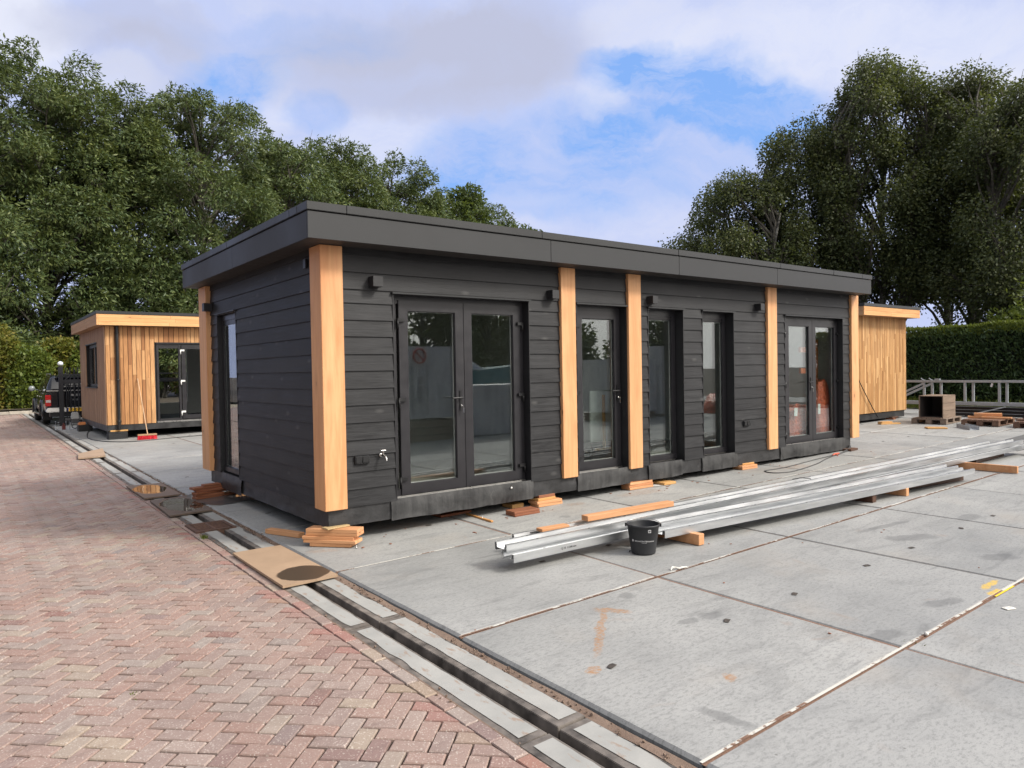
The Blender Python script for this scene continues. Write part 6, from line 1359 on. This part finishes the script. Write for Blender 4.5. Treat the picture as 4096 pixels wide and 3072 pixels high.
for i, (b, t, r) in enumerate((((19.5, -30), 9.0, 4.0), ((25, -31), 9.5, 4.2), ((31, -36), 6.2, 3.5), ((39, -40), 6.0, 3.8), ((14, -33), 8.5, 4.0), ((48, -38), 6.5, 4))):
    tree('yard_tree', ['tree', 'tree', 'tree', 'tree', 'tree', 'tree'][i] + [' behind the viewer, mirrored high in the double door', ' behind the viewer, mirrored right of the first', ' behind the viewer, mirrored low in the single glass door', ' behind the viewer, mirrored low in the left tall window', ' behind the viewer, mirrored in the left door leaf', ' behind the viewer, mirrored in the far double door'][i], b, t, r, 30, 5000, .22, .12, MAT_ASH2, MAT_BARK, 200 + i, clump=(1.2, 1.8), expo=(.25, .4), crown_low_r=1.0)

for i, (b, h, lab) in enumerate((((-13, -2), 5.5, 'unseen hedge bush added left of the viewer'), ((-13.5, 3.5), 6.5, 'taller unseen hedge bush added left of the viewer'), ((-14, 9), 6.5, 'unseen bushy shrub added far left of the brick drive'), ((-13, 15), 7, 'tall unseen shrub added far left of the brick drive'), ((-13.5, 21), 7, 'rearmost unseen shrub added far left of the brick drive'), ((-12.5, -8), 5.5, 'unseen hedge bush added beside the viewer'))):  # unseen shrubs, added to darken the left sides and the panes there
    shrub('added_shrub', lab, b, 2.2, 3.2, h, 5000, .2, .12, MAT_ASH2, 300 + i, 'unseen shrubs added left of the drive', nclump=40)
# ------------------------------------------------------------------ sky, sun
SUN_EL, SUN_AZ = R(40), R(145)
w = bpy.data.worlds.new('World'); S.world = w; w.use_nodes = True
class WN(M):
    def __init__(s, t): s.t = t
t_ = w.node_tree; t_.nodes.clear(); k = WN(t_); wo = t_.nodes.new('ShaderNodeOutputWorld'); bg = t_.nodes.new('ShaderNodeBackground')
sky = t_.nodes.new('ShaderNodeTexSky'); sky.sky_type = 'NISHITA'; sky.sun_disc = False; sky.sun_elevation = SUN_EL; sky.sun_rotation = SUN_AZ; sky.air_density = 1.0; sky.dust_density = .6; sky.ozone_density = 2.0
d0 = k.n('ShaderNodeTexCoord').outputs['Generated']
F_ = Vector((.6070110, .7944414, -.0200129)); RT = Vector((.7942707, -.6073170, -.0173210)); UP = RT.cross(F_)
wv = k.n('ShaderNodeTexNoise', {'Vector': d0, 'Scale': 3.2, 'Detail': 6, 'Roughness': .62}).outputs['Color']
d1 = k.vmath('ADD', d0, k.vmath('SCALE', k.vmath('SUBTRACT', wv, (.5, .5, .5)), .17))
df = k.math('MAXIMUM', k.vmath('DOT_PRODUCT', d1, tuple(F_)), .06)
U = k.math('DIVIDE', k.vmath('DOT_PRODUCT', d1, tuple(RT)), df); V = k.math('DIVIDE', k.vmath('DOT_PRODUCT', d1, tuple(UP)), df)
front = k.maprange(k.vmath('DOT_PRODUCT', d0, tuple(F_)), .15, .4)
def blob(X, Y, rx, ry, ang=0, soft=(1.25, .15)):
    u0, v0 = (X - 1106) / 1560, (829.5 - Y) / 1560; c, s_ = math.cos(ang), math.sin(ang)
    du = k.math('SUBTRACT', U, u0); dv = k.math('SUBTRACT', V, v0)
    a = k.math('MULTIPLY', k.math('ADD', k.math('MULTIPLY', du, c), k.math('MULTIPLY', dv, s_)), 1560 / rx)
    b = k.math('MULTIPLY', k.math('SUBTRACT', k.math('MULTIPLY', dv, c), k.math('MULTIPLY', du, s_)), 1560 / ry)
    return k.maprange(k.math('ADD', k.math('MULTIPLY', a, a), k.math('MULTIPLY', b, b)), soft[0], soft[1], 0, 1, True)
def total(bl):
    o = None
    for *b, wgt in bl:
        v_ = k.math('MULTIPLY', blob(*b), wgt); o = v_ if o is None else k.math('ADD', o, v_)
    return k.math('MULTIPLY', o, front, clamp=True)
blue = total([(1560, 195, 230, 105, -.30, .95), (1360, 135, 110, 60, 0, .45), (1480, 330, 330, 130, .1, .42), (490, 160, 150, 85, 0, .62), (545, 210, 45, 60, 0, .3), (690, 235, 70, 60, 0, .40), (1000, 360, 140, 110, 0, .55), (1120, 430, 260, 70, -.1, .42), (620, 60, 260, 60, 0, .25), (1300, 260, 200, 90, 0, .2), (1180, 320, 260, 110, 0, .25)])
grey = total([(900, 120, 420, 130, .05, .7), (760, 60, 300, 90, 0, .3), (280, 50, 220, 70, 0, .55), (320, 130, 120, 90, 0, .35), (1130, 60, 240, 110, 0, .55), (1010, 200, 200, 60, .2, .3)])
white = total([(60, 60, 170, 120, 0, .9), (1900, 90, 480, 150, 0, .65), (1420, 60, 140, 150, .3, .35), (600, 200, 60, 120, .1, .45), (830, 300, 150, 90, 0, .45), (1250, 480, 340, 70, 0, .25), (1330, 190, 80, 60, .4, .4), (2150, 240, 150, 120, 0, .6), (230, 170, 120, 50, 0, .5)])
fn = k.n('ShaderNodeTexNoise', {'Vector': k.mapping(d1, (1, 1, 2.2)), 'Scale': 7.0, 'Detail': 10, 'Roughness': .70, 'Distortion': .5}).outputs['Fac']
fb = k.math('SUBTRACT', fn, .5)
fs_ = k.n('ShaderNodeTexNoise', {'Vector': k.mapping(k.combine(U, V, 0.0), (5, 17, 1), rot=(0, 0, .30)), 'Scale': 1.0, 'Detail': 9, 'Roughness': .66, 'Distortion': .6}).outputs['Fac']
blue = k.math('ADD', blue, k.math('MULTIPLY', k.math('SUBTRACT', fs_, .52), k.math('MULTIPLY', blue, 2.6)), clamp=True)
blue = k.math('ADD', blue, k.math('MULTIPLY', fb, k.math('MULTIPLY', blue, 3.2)), clamp=True)
K10 = 10.0
sc = lambda c: tuple(v * K10 for v in c)
cl = k.mix(k.math('ADD', white, k.math('MULTIPLY', fb, 1.5), clamp=True), sc((.44, .50, .725)), sc((.64, .665, .775)))
cl = k.mix(k.math('ADD', grey, k.math('MULTIPLY', fb, .8), clamp=True), cl, sc((.415, .44, .575)))
skyc = k.mix(.86, sky.outputs[0], sc((.205, .385, .79)))
col = k.mix(blue, cl, skyc)
# broad bright cloud around the hidden sun
sd_ = (math.cos(SUN_EL) * math.sin(SUN_AZ), math.cos(SUN_EL) * math.cos(SUN_AZ), math.sin(SUN_EL))
gl_ = k.maprange(k.vmath('DOT_PRODUCT', d0, sd_), -.1, 1.0); gl_ = k.math('POWER', gl_, 2.2)
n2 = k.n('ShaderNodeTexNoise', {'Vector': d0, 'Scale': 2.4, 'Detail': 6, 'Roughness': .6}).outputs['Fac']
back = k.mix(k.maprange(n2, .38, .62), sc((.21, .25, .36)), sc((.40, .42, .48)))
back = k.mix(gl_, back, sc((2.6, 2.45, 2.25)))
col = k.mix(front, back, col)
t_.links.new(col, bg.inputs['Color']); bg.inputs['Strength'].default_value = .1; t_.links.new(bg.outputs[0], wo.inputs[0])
su = bpy.data.lights.new('sun', 'SUN'); su.energy = 2.7; su.angle = R(12); su.color = (1.0, .95, .87)
so = bpy.data.objects.new('sun', su); COL.objects.link(so); so.location = (8, -12, 20); so.rotation_euler = Vector((-sd_[0], -sd_[1], -sd_[2])).to_track_quat('-Z', 'Y').to_euler()

# ------------------------------------------------------------------ camera
cam = bpy.data.cameras.new('camera'); co_ = bpy.data.objects.new('camera', cam); COL.objects.link(co_); S.camera = co_
cam.sensor_width = 36; cam.sensor_fit = 'HORIZONTAL'; cam.lens = 2888.48 / 4096 * 36; cam.clip_end = 2000; cam.clip_start = .05
mw_ = Matrix((RT, UP, -F_)).transposed().to_4x4(); mw_.translation = Vector((-2.68810, -6.70428, 1.81891)); co_.matrix_world = mw_
S.view_settings.view_transform = 'Standard'; S.view_settings.look = 'None'; S.view_settings.exposure = .36; S.view_settings.gamma = 1; S.view_settings.use_curve_mapping = False
S.render.engine = 'CYCLES'; S.cycles.use_denoising = True; S.cycles.max_bounces = 8; S.cycles.transparent_max_bounces = 12; S.cycles.glossy_bounces = 4; S.cycles.diffuse_bounces = 4
try:
    S.cycles.denoiser = 'OPENIMAGEDENOISE'; S.cycles.denoising_input_passes = 'RGB_ALBEDO_NORMAL'; S.cycles.denoising_prefilter = 'ACCURATE'
except Exception: pass
S.render.resolution_x = 1024; S.render.resolution_y = 768
